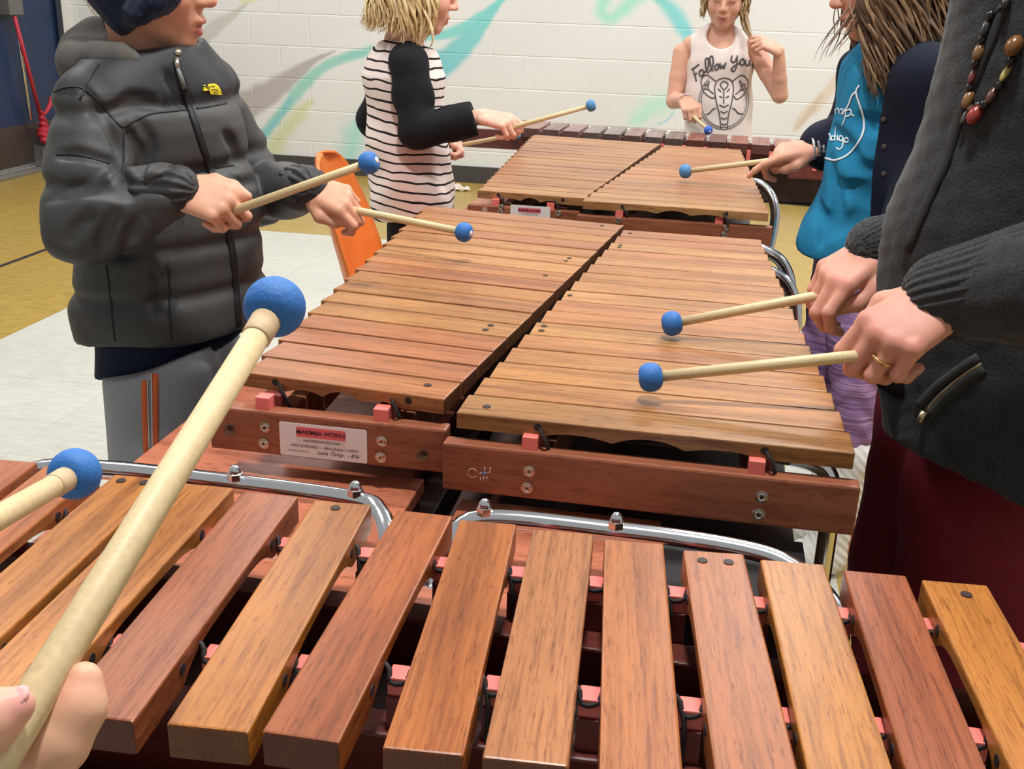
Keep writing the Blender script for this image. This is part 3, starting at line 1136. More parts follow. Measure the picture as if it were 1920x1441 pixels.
for (px, py, o_, y_) in ((940, 388, FL, 2.1615), (1048, 400, FL, 2.1615), (939, 398, FL, 2.1615), (1160, 413, FR, 2.127), (1361, 427, FR, 2.130), (1357, 440, FR, 2.130)):
    bolt(o_, A(px, py, y_), (0, -1, 0), 0.0044)
lathe('bored_hole', [(0.0004, 0.0058), (0.0008, 0.0), ], A(909, 393, 2.1618), (0, -1, 0), plain('bored_hole_pale', (190, 150, 130), 0.6), FL, 16)
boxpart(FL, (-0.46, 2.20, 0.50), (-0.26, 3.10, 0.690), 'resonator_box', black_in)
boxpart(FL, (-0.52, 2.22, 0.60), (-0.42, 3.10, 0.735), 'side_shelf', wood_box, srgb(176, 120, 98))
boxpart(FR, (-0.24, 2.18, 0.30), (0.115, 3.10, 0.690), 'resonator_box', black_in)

# --- near marimba (bars pointing away from the viewer)
NM = empty('marimba', (-0.05, 0.62, 0.55), 'nearest marimba along the bottom of the photo, its bars pointing away from the viewer', 'marimba', 'marimbas')
NT_ = {0: (180, 104, 80), 1: (190, 112, 74), 2: (188, 118, 64), 3: (192, 120, 66), 4: (164, 92, 66), 5: (184, 112, 50), 6: (168, 88, 46), 7: (184, 104, 54),
       8: (182, 116, 80), 9: (182, 106, 62), 10: (172, 98, 60), 11: (190, 120, 62), 12: (166, 88, 58), 13: (190, 118, 60), 14: (178, 96, 58)}
TN = 0.0235
near_nodes = []
NB = [(-.650, -.635, .05), (-.588, -.572, .05), (-.5275, -.512, .050), (-.461, -.448, .048), (-.401, -.390, .054), (-.3394, -.3249, .049), (-.2745, -.2556, .0495), (-.2029, -.200, .047),
      (-.149, -.128, .047), (-.0865, -.0694, .049), (-.0296, -.0036, .047), (.0328, .062, .0474), (.0929, .1145, .049), (.1544, .1682, .047), (.2117, .230, .048), (.2755, .292, .049)]
for k in range(-1, 15):
    xf_, xn_, w_ = NB[k + 1]
    yf = 0.7815 - 0.0020 * k - (0.045 if k == 14 else 0)
    yn = 0.4535 + 0.0042 * k
    g_ = (xn_ - xf_) / 0.285
    xc = xf_ - g_ * (yf - 0.765)
    sk = xf_ + g_ * (0.765 - yn) - xc
    pl_ = {2: [(0.012, -0.009, 0.0042), (0.012, 0.012, 0.0042)], 5: [(0.012, 0.003, 0.0042)], 10: [(0.016, -0.010, 0.004), (0.016, 0.010, 0.004)], 13: [(0.018, -0.004, 0.0042)]}.get(k, ())
    col_ = NT_.get(k, (180, 106, 70)); col_ = dim(srgb(col_[0], col_[1] * 1.03, col_[2] * .90), .80)
    place_bar(NM, (xc + sk, yn), (xc, yf), w_, TN, 0.780 + random.uniform(-.0006, .0006), col_, pl_, 1, 0.22)
    L_ = yf - yn
    near_nodes.append((xc + sk * .78, yn + .22 * L_ + .028, xc + sk * .22, yf - .22 * L_ + .014))
for j, yy in ((0, None), (1, None)):
    pts = []
    for i, nd in enumerate(near_nodes):
        p = np.array(nd[:2] if j == 0 else nd[2:])
        pts.append((p[0], p[1], 0.770))
        if i + 1 < len(near_nodes):
            q = np.array(near_nodes[i + 1][:2] if j == 0 else near_nodes[i + 1][2:])
            m = (p + q) / 2
            d_ = (q - p) / np.linalg.norm(q - p)
            a_ = m - d_ * 0.006; b_ = m + d_ * 0.006
            pts.append((a_[0] - .004, a_[1], 0.7705))
            pts.append((a_[0] + .001, a_[1] - .007, 0.762)); pts.append((b_[0] - .001, b_[1] - .006, 0.763))
            pts.append((b_[0] + .004, b_[1], 0.7705))
            pg = peg(NM, (m[0], m[1] + 0.001, 0.7655), 0.03, 0.0155, 0.05)
            link('sleeve', box_mesh('sl', (m[0] - .0078, m[1] - .0095, 0.70), (m[0] + .0078, m[1] - .007, 0.752), 0.0006), peg_dark, pg)
            if i % 2 == 0:
                dr = [(a_[0] + .001, a_[1] - .007, 0.762), (a_[0] + .003, a_[1] - .011, 0.750), (a_[0] + .002, a_[1] - .012, 0.715)]
                tube('cord_tail', dr, 0.0018, cord_mat, NM, 6, curve=4)
    tube('cord', pts, 0.0020, cord_mat, NM, 6, curve=3)
    a0 = np.array(near_nodes[0][:2] if j == 0 else near_nodes[0][2:]); a1 = np.array(near_nodes[-1][:2] if j == 0 else near_nodes[-1][2:])
    oriented(a0, a1, -0.012, 0.014, 0.66, 0.728, 0.002, 'node_rail', wood_frame, NM, srgb(98, 44, 36))
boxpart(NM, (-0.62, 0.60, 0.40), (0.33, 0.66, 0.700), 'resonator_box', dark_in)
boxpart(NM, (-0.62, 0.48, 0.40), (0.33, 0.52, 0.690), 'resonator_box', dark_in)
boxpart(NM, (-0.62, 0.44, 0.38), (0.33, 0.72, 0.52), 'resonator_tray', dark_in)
for bx_ in (-0.045, 0.022):
    boxpart(NM, (bx_, 0.575, 0.64), (bx_ + 0.03, 0.60, 0.715), 'partition', wood_box, srgb(165, 96, 74))

# --- back marimba near the wall
BM = empty('marimba', (-0.05, 3.7, 0.55), 'dark marimba farthest back, in front of the girl in the white tank top', 'marimba', 'marimbas')
BZ = 0.755
GREYT = [(132, 98, 90), (128, 104, 96), (136, 108, 102), (124, 110, 104), (120, 106, 104), (128, 100, 92), (122, 104, 100), (118, 104, 98),
         (122, 72, 60), (104, 70, 60), (128, 80, 68), (136, 92, 84), (140, 98, 90), (138, 92, 84), (136, 90, 82)]
for k in range(16):
    xl_ = -0.700 + 0.0700 * k
    yf0 = 3.70 - 0.010 * k
    yb0 = yf0 + 0.235 - 0.002 * k
    place_bar(BM, (xl_ + 0.026, yf0), (xl_ + 0.034, yb0), 0.056, 0.030, BZ, srgb(*[min(255, q_ * 1.12) for q_ in GREYT[(k + 14) % 15]]), (), 1, holes=False)
    if k < 15 and k > 5:
        for yy in (yf0 + 0.018,):
            peg(BM, (xl_ + 0.061, yy - .004, BZ - 0.022), 0, 0.013, 0.05)
        lathe('wood_knob', [(0, 0.006), (0.006, 0.007), (0.011, 0.004), (0.012, 0)], (xl_ + 0.061, yb0 - 0.03, BZ - 0.016), (0, 0, 1), plain('pale_knob', (222, 212, 200), 0.5), BM, 10)
boxpart(BM, (-0.86, 3.72, 0.675), (0.46, 3.74, 0.74), 'front_rail', wood_frame, srgb(96, 52, 46), 0.003)
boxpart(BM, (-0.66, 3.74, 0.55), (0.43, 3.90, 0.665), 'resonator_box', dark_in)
boxpart(BM, (0.445, 3.56, 0.630), (0.485, 3.61, 0.69), 'corner_block', wood_frame, srgb(92, 46, 42), 0.003)
boxpart(BM, (0.26, 3.57, 0.655), (0.47, 3.59, 0.705), 'front_rail', wood_frame, srgb(110, 56, 50), 0.003)

# --- chrome tube stands
def stand(label, pts, legs, r=0.0094, nuts=(), mat=None, group='chrome tube stands'):
    mat = mat or chrome
    s = empty('marimba_stand', (pts[len(pts) // 2][0], pts[len(pts) // 2][1], 0.0), label, 'stand', group)
    tube('top_tube', pts, r, mat, s, 14, curve=6)
    for lg in legs:
        tube('leg', lg, r, mat, s, 12, curve=4)
    for n_ in nuts:
        n_ = np.array(n_)
        hx = lathe_np([(0, 0.0), (0, 0.0074), (0.0062, 0.0074), (0.0070, 0.0062), (0.0070, 0)], n_, (0, 0, 1), 6)
        dm = lathe_np([(0.0066 + .0078 * math.sin(a_), .0060 * max(math.cos(a_), 0)) for a_ in np.linspace(0, math.pi / 2, 9)], n_, (0, 0, 1), 18)
        nt = link('acorn_nut', mesh_np('nut', hx[0], hx[1], smooth=False), chrome, s)
        link('dome', mesh_np('dome', dm[0], dm[1]), chrome, nt)
    return s

stand('chrome tube crossbar with two acorn nuts at the left, behind the nearest bars', [(-0.64, 0.80, 0.70), (-0.615, 0.835, 0.738), (-0.55, 0.848, 0.745), (-0.41, 0.851, 0.745), (-0.29, 0.845, 0.745), (-0.262, 0.83, 0.743), (-0.242, 0.795, 0.732), (-0.236, 0.76, 0.70)],
      [[(-0.64, 0.80, 0.70), (-0.645, 0.795, 0.64), (-0.645, 0.79, 0.0)], [(-0.236, 0.76, 0.70), (-0.236, 0.755, 0.64), (-0.236, 0.75, 0.0)]],
      nuts=[(-0.407, 0.848, 0.7515), (-0.288, 0.843, 0.7515)])
stand('chrome tube crossbar with two acorn nuts right of centre, behind the nearest bars', [(-0.20, 0.79, 0.69), (-0.193, 0.818, 0.725), (-0.168, 0.838, 0.744), (-0.05, 0.842, 0.745), (0.05, 0.836, 0.745), (0.10, 0.82, 0.742), (0.134, 0.79, 0.725), (0.142, 0.765, 0.69)],
      [[(-0.20, 0.79, 0.69), (-0.20, 0.785, 0.64), (-0.20, 0.78, 0.0)], [(0.142, 0.765, 0.69), (0.144, 0.76, 0.62), (0.144, 0.755, 0.0)]],
      nuts=[(-0.166, 0.836, 0.7515), (-0.049, 0.838, 0.7515)])
for (yy, lab) in ((2.02, 'chrome bent tube at the far right corner of the middle pair, the farther of two'), (1.86, 'chrome bent tube at the far right corner of the middle pair, the nearer of two')):
    stand(lab, [(0.078, yy, 0.75), (0.095, yy, 0.75), (0.115, yy, 0.75), (0.15, yy - .005, 0.735), (0.172, yy - .01, 0.70), (0.18, yy - .012, 0.65)],
          [[(0.18, yy - .012, 0.65), (0.181, yy - .012, 0.58), (0.182, yy - .012, 0.0)]], 0.011)
stand('chrome bent tube at the right side of the far pair of marimbas', [(0.07, 2.93, 0.735), (0.11, 2.93, 0.735), (0.145, 2.92, 0.73), (0.175, 2.90, 0.705), (0.19, 2.88, 0.66), (0.185, 2.86, 0.58), (0.165, 2.84, 0.52)],
      [[(0.165, 2.84, 0.52), (0.14, 2.83, 0.46), (0.13, 2.82, 0.0)]], 0.0125)
# vertical chrome leg at the near right of the right middle marimba
stand('straight chrome leg under the near right corner of the middle pair', [(0.09, 1.16, 0.70), (0.12, 1.16, 0.70), (0.16, 1.158, 0.692), (0.175, 1.155, 0.67)],
      [[(0.175, 1.155, 0.67), (0.177, 1.154, 0.62), (0.178, 1.15, 0.0)]], 0.011)
# struts carrying the back and far marimbas
stand('thin black braced legs below the dark back marimba', [(-0.62, 3.80, 0.542), (0.0, 3.80, 0.542), (0.40, 3.75, 0.542)],
      [[(-0.62, 3.80, 0.542), (-0.58, 3.80, 0.45), (-0.45, 3.80, 0.0)], [(0.40, 3.75, 0.542), (0.40, 3.75, 0.0)]], 0.006, mat=plain('black_tube', (30, 30, 32), 0.4), group=None)

# ------------------------------------------------------------------ orange school chair
def dist_pt(px, py, d):
    return CAM_P + ray(px, py) * d


OR = plain('orange_plastic', (224, 118, 48), 0.38, nz=0.06, nscale=14)
CH = empty('school_chair', (-0.70, 2.52, 0), 'orange moulded plastic school chair behind the middle marimbas', 'chair')
# one moulded shell: the backrest (rounded top) sweeping into the seat; it faces the marimbas (+x)
def shell_pt(u, v):
    """u -1..1 across the chair, v 0 seat front .. 1 top of the back"""
    path = [(0.40, 0.415), (0.36, 0.435), (0.22, 0.425), (0.08, 0.425), (0.005, 0.46), (-0.03, 0.56), (-0.055, 0.66), (-0.085, 0.775)]
    t_ = v * (len(path) - 1); i_ = min(int(t_), len(path) - 2); f_ = t_ - i_
    q = [np.array([path[min(max(j, 0), len(path) - 1)][0], path[min(max(j, 0), len(path) - 1)][1]]) for j in (i_ - 1, i_, i_ + 1, i_ + 2)]
    a_, b_, c_, d_ = q
    p = 0.5 * ((2 * b_) + (-a_ + c_) * f_ + (2 * a_ - 5 * b_ + 4 * c_ - d_) * f_ ** 2 + (-a_ + 3 * b_ - 3 * c_ + d_) * f_ ** 3)
    hw = np.interp(v, [0, .15, .4, .6, .84, .90, .94, .97, .99, 1.0], [.165, .19, .19, .175, .165, .152, .132, .104, .072, .03])
    wrap = np.interp(v, [0, .3, .6, .8, 1], [.008, .03, .055, .045, .02]) * abs(u) ** 2.6
    x, z = p
    if v > 0.5: x += wrap
    else: z += wrap
    return np.array([x, u * hw, z])


CM = Matrix.Translation((-0.842, 2.50, 0)) @ Matrix.Rotation(math.radians(5), 4, 'Z') @ Matrix.Diagonal((1.0, 1.0, 1.045, 1))
nu, nv = 17, 72
V = np.array([shell_pt(-1 + 2 * i / (nu - 1), j / (nv - 1)) for j in range(nv) for i in range(nu)])
F = np.array([(j * nu + i, j * nu + i + 1, (j + 1) * nu + i + 1, (j + 1) * nu + i) for j in range(nv - 1) for i in range(nu - 1)])
me = mesh_np('seat_shell', V, F)
sh_o = link('seat_shell', me, OR, CH, CM)
sm_ = sh_o.modifiers.new('thick', 'SOLIDIFY'); sm_.thickness = 0.007; sm_.offset = 0
tubes_ = [[(0.34, -.16, .405), (0.30, -.17, .39), (0.33, -.19, 0.0)], [(0.34, .16, .405), (0.30, .17, .39), (0.33, .19, 0.0)],
          [(0.04, -.15, .40), (0.02, -.17, .38), (-0.07, -.19, 0.0)], [(0.04, .15, .40), (0.02, .17, .38), (-0.07, .19, 0.0)]]
for tb in tubes_:
    tube('leg', [np.array((CM @ Vector(p))[:]) for p in tb], 0.0105, chrome, CH, 10, curve=5)
tube('seat_bar', [np.array((CM @ Vector(p))[:]) for p in [(0.30, -.17, .392), (0.16, -.165, .405), (0.02, -.17, .383)]], 0.0105, chrome, CH, 10, curve=5)
tube('seat_bar', [np.array((CM @ Vector(p))[:]) for p in [(0.30, .17, .392), (0.16, .165, .405), (0.02, .17, .383)]], 0.0105, chrome, CH, 10, curve=5)

# ------------------------------------------------------------------ mallets
BLUE = plain('blue_rubber', (40, 106, 178), 0.62, nz=0.10, nscale=420, bump=0.25)
BLUE2 = plain('blue_rubber_pale', (70, 128, 176), 0.62, nz=0.08, nscale=300)
STICKW = NT('birch_dowel')
v_ = STICKW.coords((60, 60, 60))
f_ = STICKW.noise(v_, 5, 4, 0.6, 0.5)
STICK = STICKW.out(STICKW.ramp(f_, [(0.25, srgb(196, 172, 128)), (0.75, srgb(214, 194, 150))]), 0.5)
CORE = plain('pale_core', (226, 214, 205), 0.5)
TAPE = plain('tan_tape', (196, 168, 132), 0.6)


def mallet(label, butt, ball, br=0.0148, r0=0.0062, r1=0.0056, wrap=False, blue=None, group=None, core=True):
    butt, ball = np.asarray(butt, float), np.asarray(ball, float)
    d = unit(ball - butt)
    L = np.linalg.norm(ball - butt)
    root = empty('mallet', butt, label, 'mallet', group or 'blue mallets')
    lathe('handle', [(0, 0), (0.001, r0 * .8), (0.003, r0), (L * .5, (r0 + r1) / 2), (L - .006, r1), (L - .006, 0)], butt, d, STICK, root, 18)
    prof = []
    for a_ in np.linspace(-1, 1, 19):
        th = a_ * math.pi / 2
        prof.append((L + br * .82 * math.sin(th), br * max(math.cos(th), 0) ** 0.62))
    hd = lathe('head', prof, butt, d, blue or BLUE, root, 30)
    if core:
        lathe('core_plug', [(L + br * .76, 0.0), (L + br * .78, .0046), (L + br * .845, .0042), (L + br * .85, 0)], butt, d, CORE, hd, 14)
    if wrap:
        lathe('collar', [(L - br * 1.75, 0), (L - br * 1.75, r1 * 1.05), (L - br * 1.7, r1 * 1.12), (L - br * .8, r1 * 1.18), (L - br * .7, 0)], butt, d, TAPE, root, 18)
    return root


def ext(a, b, t):
    a, b = np.asarray(a), np.asarray(b)
    return a + (b - a) * t


m1b = dist_pt(515, 575, 0.515); m1h = dist_pt(70, 1300, 0.345)
mallet('large blue mallet held up in the foreground by the hand at the bottom left', ext(m1b, m1h, 1.16), m1b, 0.0149, 0.0068, 0.0062, wrap=True, core=False)
m2b = dist_pt(140, 888, 0.62); m2h = dist_pt(-160, 1060, 0.47)
mallet('blue mallet at the left edge, its handle leaving the frame', ext(m2b, m2h, 1.2), m2b, 0.0150, 0.0068, 0.0062, wrap=True, core=False)

# ------------------------------------------------------------------ people
SKIN = attr_mat('skin', 0.5, 0.05, 90, 0.06, 0.35, sss=0.12)


def basis(F, U=(0, 0, 1)):
    F = unit(F); R = unit(np.cross(F, U)); U = unit(np.cross(R, F))
    return F, R, U


def head(C, F, U, s, open_=0.0):
    F, R, U = basis(F, U)
    P = lambda f, r, u: np.asarray(C) + s * (f * F + r * R + u * U)
    M = np.array([F, R, U])
    E = lambda c, r, k: ell(P(*c), np.array(r) * s, k * s, M)
    pr = [E((-.012, 0, .030), (.094, .077, .085), .03), E((.020, 0, -.030), (.064, .062, .074), .03)]
    for q in (-1, 1):
        pr += [seg(P(-.002, q * .046, -.058), P(.058, q * .014, -.098), .022 * s, .017 * s, .025 * s),
               E((.052, q * .036, -.036), (.030, .026, .030), .02),
               E((.078, q * .031, .002), (.012, .015, .011), .008),
               E((.074, q * .030, .022), (.016, .024, .009), .014),
               E((-.010, q * .077, -.012), (.021, .008, .031), .01),
               E((.094, q * .0105, -.034), (.010, .0075, .0075), .006)]
    pr += [seg(P(.068, 0, -.1), P(.066, 0, -.098), .018 * s, .018 * s, .02 * s), E((.071, 0, -.066), (.022, .029, .024), .018),
           seg(P(.083, 0, .010), P(.105, 0, -.028), .007 * s, .0105 * s, .012 * s)]
    um = -.063; lm = -.0745 - .006 * open_
    pr += chain([P(.080, -.021, um - .004), P(.093, -.007, um + .0005), P(.0925, 0, um - .0005), P(.093, .007, um + .0005), P(.080, .021, um - .004)], [.003 * s, .0058 * s, .0054 * s, .0058 * s, .003 * s], .005 * s)
    pr += chain([P(.079, -.018, lm + .003), P(.0905, 0, lm), P(.079, .018, lm + .003)], [.0035 * s, .0072 * s, .0035 * s], .005 * s)
    gap = (um + lm) / 2
    sb = chain([P(.086, -.017, gap - .001), P(.101, 0, gap), P(.086, .017, gap - .001)], [.0012 * s, (.0022 + .003 * open_) * s, .0012 * s], .003 * s)
    sb += [E((.101, q * .006, -.042), (.006, .0028, .0024), .002) for q in (-1, 1)]
    nb = P(-.02, 0, -.07)
    marks = dict(P=P, M=M, um=um, lm=lm, gap=gap, s=s)
    return pr, sb, nb, marks


def face_paint(V, C, mk, lip=(196, 112, 108), cheek=(226, 140, 128), brow=(150, 112, 86)):
    P, M, s = mk['P'], mk['M'], mk['s']
    an = np.diag([1, .5, 1.7]) @ M
    for q in (-1, 1):
        paint(V, C, P(.066, q * .040, -.036), .030 * s, cheek, .9, .5)
        paint(V, C, P(.086, q * .031, .024), .011 * s, brow, .6, .7, np.diag([.7, .55, 2.4]) @ M)
        paint(V, C, P(.090, q * .031, -.005), .010 * s, (120, 84, 70), .5, .7, np.diag([.7, .6, 3.6]) @ M)
        paint(V, C, P(.1, q * .006, -.043), .004 * s, (120, 66, 58), .6, .8)
    paint(V, C, P(.108, 0, -.03), .014 * s, cheek, .9, .35)
    paint(V, C, P(.090, 0, mk['um']), .0125 * s, lip, .5, .9, an)
    paint(V, C, P(.090, 0, mk['lm']), .0125 * s, lip, .5, .9, an)
    paint(V, C, P(.094, 0, mk['gap']), .010 * s, (110, 48, 48), .5, .9, np.diag([.8, .55, 4.2]) @ M)


FIST = [(50, 80, 50), (54, 82, 50), (58, 84, 50), (62, 82, 48)]
THUMB = [(.022, .024, -.006), (.054, .046, -.016), (.083, .040, -.026), (.106, .026, -.030)]


def hand(G, X, dors, tref, s, curls=FIST, thumb=THUMB, gl=(.095, -.022), spread=(0.06, 0.0, -0.05, -0.1), fat=1.0):
    """hand whose curled fingers close round point G; returns prims, wrist, frame"""
    X = unit(X); Zd = unit(np.asarray(dors) - X * np.dot(dors, X)); Y = unit(np.cross(Zd, X))
    if np.dot(Y, tref) < 0: Y = -Y
    W = np.asarray(G) - X * gl[0] * s - Zd * gl[1] * s
    T = lambda x, y, z: W + s * (x * X + y * Y + z * Zd)
    kx = (.088, .092, .087, .077); ky = (.029, .0098, -.0098, -.0275)
    ln = [(.043, .026, .021), (.047, .030, .022), (.043, .028, .021), (.034, .021, .019)]
    rd = [1, 1.02, .98, .86]
    pr = []
    for i in range(4):
        pr.append(seg(T(.004, ky[i] * .62, 0), T(kx[i], ky[i], 0), .0155 * s * fat, .0112 * s * fat * rd[i], .014 * s))
        p = T(kx[i], ky[i], 0); ang = 0
        for j in range(3):
            ang += math.radians(curls[i][j])
            d = X * math.cos(ang) - Zd * math.sin(ang) + Y * spread[i] * math.cos(ang)
            q = p + unit(d) * ln[i][j] * s
            ra = [.0102, .0089, .0080, .0066][j] * rd[i] * s * fat; rb = [.0102, .0089, .0080, .0066][j + 1] * rd[i] * s * fat
            pr.append(seg(p, q, ra, rb, .0035 * s if j else .006 * s))
            p = q
    pr.append(seg(T(.03, .012, -.008), T(.06, -.012, -.008), .016 * s, .013 * s, .014 * s))
    tp = [T(*t) for t in thumb]
    pr += chain(tp, [.0150 * s * fat, .0122 * s * fat, .0108 * s * fat, .0078 * s * fat], .007 * s)
    return pr, W, (T, X, Y, Zd, tp)


def body(root, prims, subs, hands, h, paintf=None, skin=(226, 172, 150), hh=0.0021):
    V, Fq = sdf_net(prims, h, subs)
    parts = [(V, Fq)]
    for hp in hands:
        parts.append(sdf_net(hp, hh))
    V, Fq = join_np(parts)
    C = const_col(V, skin)
    C *= (1 + 0.05 * np.sin(V[:, :1] * 70 + 2 * np.sin(V[:, 2:3] * 55)))
    if paintf: paintf(V, C)
    return link('body', mesh_np('body', V, Fq, C), SKIN, root)


def cloth(name, root, prims, h, mat, colf, subs=(), cuts=(), disp=None, label=None, sm=1):
    V, Fq = sdf_net(prims, h, subs, cuts, disp, sm)
    C = colf(V) if callable(colf) else const_col(V, colf)
    o = link(name, mesh_np(name, V, Fq, C), mat, root, label=label)
    return o, bvh_of(V, Fq)


def folds(seed, amp, freq=40, dirs=5):
    r = np.random.default_rng(seed)
    D = [(unit(r.normal(size=3)) * freq * r.uniform(.5, 1.6), r.uniform(0, 6.28), unit(r.normal(size=3)) * freq * .5) for _ in range(dirs)]
    def f(P):
        o = np.zeros(len(P))
        for d, ph, d2 in D:
            o += np.sin(P @ d + ph + 1.6 * np.sin(P @ d2))
        return amp * o / math.sqrt(dirs)
    return f


def hair_locks(name, root, P, s, n, th_rng, length, rgb_list, seed, top=.088, wave=.012, r=.008, flare=0.0, lift=1.0, shear=(0, 0, 0), part=0.0):
    """locks falling from the crown round the head; th=0 is the face side"""
    rr = np.random.default_rng(seed)
    parts, cols = [], []
    for i in range(n):
        th = rr.uniform(*th_rng) * (1 if rr.random() < .5 else -1)
        a_ = math.cos(th); b_ = math.sin(th)
        Ls = length * rr.uniform(.78, 1.08)
        ph = rr.uniform(0, 6.28); wv = wave * rr.uniform(.4, 1.4)
        k_ = rr.uniform(1.0, 1.10) * lift
        pts = [P(-.02 + a_ * .015, part + b_ * .015, top + .025 * lift), P(-.015 + a_ * .066 * k_, b_ * .052 * k_, top * .98),
               P(-.014 + a_ * .098 * k_, b_ * .082 * k_, .045), P(-.014 + a_ * .103 * k_, b_ * .088 * k_, -.01)]
        m_ = 6
        for j in range(1, m_ + 1):
            t_ = j / m_
            u_ = -.01 - Ls * t_
            out_ = 1.0 + flare * t_ - .08 * math.sin(t_ * 2.2)
            pts.append(P(-.014 + a_ * .103 * k_ * out_ + wv * math.sin(ph + 5 * t_) + shear[0] * t_ ** 1.5, b_ * .088 * k_ * out_ + wv * math.cos(ph + 4.3 * t_) + shear[1] * t_ ** 1.5, u_ + shear[2] * t_))
        c_ = catmull(pts, 4)
        rad = np.interp(np.linspace(0, 1, len(c_)), [0, .2, .7, 1], [.6, 1, .9, .15]) * r * s * rr.uniform(.6, 1.25)
        ctr = P(-.014, 0, 0)
        nd = np.array([unit((q - ctr) * np.array([1, 1, .15])) for q in c_])
        V, Fq = tube_np(c_, rad, 6, .5, nd)
        parts.append((V, Fq))
        c1 = np.array(srgb(*rgb_list[rr.integers(len(rgb_list))])[:3]) * rr.uniform(.85, 1.12)
        cols.append(np.tile(c1, (len(V), 1)))
    V, Fq = join_np(parts)
    return link(name, mesh_np(name, V, Fq, np.vstack(cols)), HAIR, root)


HAIR = attr_mat('hair_strands', 0.42, 0.25, 240, 0.2, 0.5, stretch=(1, 1, .12))
NYLON = attr_mat('nylon_shell', 0.56, 0.10, 70, 0.2, 0.35)
FLEECE = attr_mat('fleece', 0.9, 0.14, 420, 0.3, 0.2)
COTTON = attr_mat('cotton', 0.85, 0.06, 260, 0.12, 0.2)
KNIT = attr_mat('wool_knit', 0.95, 0.35, 330, 0.6, 0.15, sheen=0.15)
VELVET = attr_mat('velour', 0.75, 0.10, 60, 0.1, 0.2)
black = plain('black_trim', (22, 22, 24), 0.6)

# ============ boy in the quilted jacket
BOY = empty('person', (-0.83, 1.53, 0), 'child in navy knit hat and charcoal quilted jacket holding two mallets, at the left', 'person')
fb = unit((.82, -.57, 0)); lb_ = np.array([-fb[1], fb[0], 0])   # facing, his left
hR = hand(A(430, 398, 1.372), (.93, .10, -.22), (-.05, -.70, .70), (.5, .8, .5), .80, curls=[(44, 78, 45), (52, 82, 50), (58, 84, 50), (62, 82, 48)], thumb=[(.022, .024, -.004), (.056, .044, -.008), (.088, .044, -.010), (.116, .036, -.014)])
hL = hand(A(655, 392, 1.60), (.92, -.12, -.22), (-.1, -.55, .8), (.3, -.9, .2), .78, curls=[(40, 70, 40), (48, 76, 45), (54, 80, 48), (58, 80, 48)])
bR, bL = A(692, 305, 1.339), A(870, 435, 1.545)
mallet('blue mallet raised level in the right hand of the child in the quilted jacket', ext(bR, A(430, 398, 1.372), 1.14), bR)
mallet('blue mallet low over the bars in the left hand of the jacketed child', ext(bL, A(655, 392, 1.60), 1.12), bL)
shR, elR = A(176, 212, 1.44), A(158, 424, 1.36)
shL, elL = A(388, 180, 1.68), A(480, 372, 1.76)
HC = A(346, 84, 1.55) - .90 * (.070 * unit((.97, .10, -.20)) - .108 * np.array([.2, 0, .97]))
hp, hs, hn, hm = head(HC, (.97, .10, -.20), (.2, 0, 1), .90, 0.9)
T0, T1, T2 = A(292, 190, 1.55), A(318, 400, 1.55), A(326, 575, 1.55)
nbase = A(285, 140, 1.56)
prm = hp + [seg(hn, nbase, .046, .048, .02)] + chain([nbase, A(292, 215, 1.57), T2], [.045, .06, .08], .02) \
    + [seg(nbase + [0, 0, -.05], shR, .03, .03, .02), seg(nbase + [0, 0, -.05], shL, .03, .03, .02)] + chain([shR, elR, hR[1]], [.030, .028, .021], .02) + chain([shL, elL, hL[1]], [.035, .030, .021], .02) \
    + chain([T2, A(302, 700, 1.50), (-.842, 1.475, .36), (-.845, 1.475, .05)], [.05, .05, .045, .04], .01) + chain([T2, A(360, 700, 1.60), (-.768, 1.625, .36), (-.765, 1.63, .05)], [.05, .045, .045, .04], .01)
body(BOY, prm, hs, [hR[0], hL[0]], .0036, lambda V, C: face_paint(V, C, hm, lip=(200, 116, 112)), skin=(214, 158, 130))
# jacket
fl_t = (fb, 1.22)
zs = A(300, 208, 1.45)[2]
seams = [A(300, y_, 1.45)[2] for y_ in (208, 330, 470, 560)]
jf = folds(3, .0026, 40, 6)
def jdisp(P):
    d = jf(P)
    d += 0.0025 * np.abs(np.sin(P[:, 2] * 30 + P[:, 0] * 9 + 1.2 * np.sin(P[:, 1] * 20)))
    for z_ in seams:
        t_ = (P[:, 2] - z_ - .06 * (P[:, 0] + .84)) / .012
        d -= .008 * np.exp(-t_ ** 2)
    return d
def jcol(V):
    C = const_col(V, (66, 65, 64))
    yoke = V[:, 2] > zs + .06 * (V[:, 0] + .84)
    da = np.linalg.norm(np.cross(V - shR, unit(elR - shR)), axis=1)
    slv = (V[:, 2] < A(150, 172, 1.44)[2]) & (V @ lb_ < shR @ lb_ + .075)
    dl = (V[:, 2] < A(420, 180, 1.68)[2]) & (V @ lb_ > shL @ lb_ - .03)
    C[yoke & ~slv & ~dl] = srgb(38, 39, 43)[:3]
    return C
jp = chain([A(292, 180, 1.55), A(297, 235, 1.55), T1, T2, A(327, 625, 1.55)], [.098, .124, .140, .150, .142], .04, fl_t)
jp += [seg(A(288, 165, 1.55), shR, .06, .058, .05), seg(A(300, 160, 1.57), shL, .06, .056, .05)]
jp += chain([shR, ext(shR, elR, .55), elR], [.058, .058, .055], .010) + chain([elR, ext(elR, hR[1], .55), ext(elR, hR[1], .88)], [.055, .051, .042], .007)
jp += chain([shL, ext(shL, elL, .55), elL], [.056, .054, .050], .010) + chain([elL, ext(elL, hL[1], .6), ext(elL, hL[1], .92)], [.050, .047, .040], .007)
jp += [seg(A(285, 150, 1.555), A(294, 95, 1.56), .068, .064, .03)]
jsub = [seg(A(290, 150, 1.56), A(292, 40, 1.56), .056, .058, .006)]
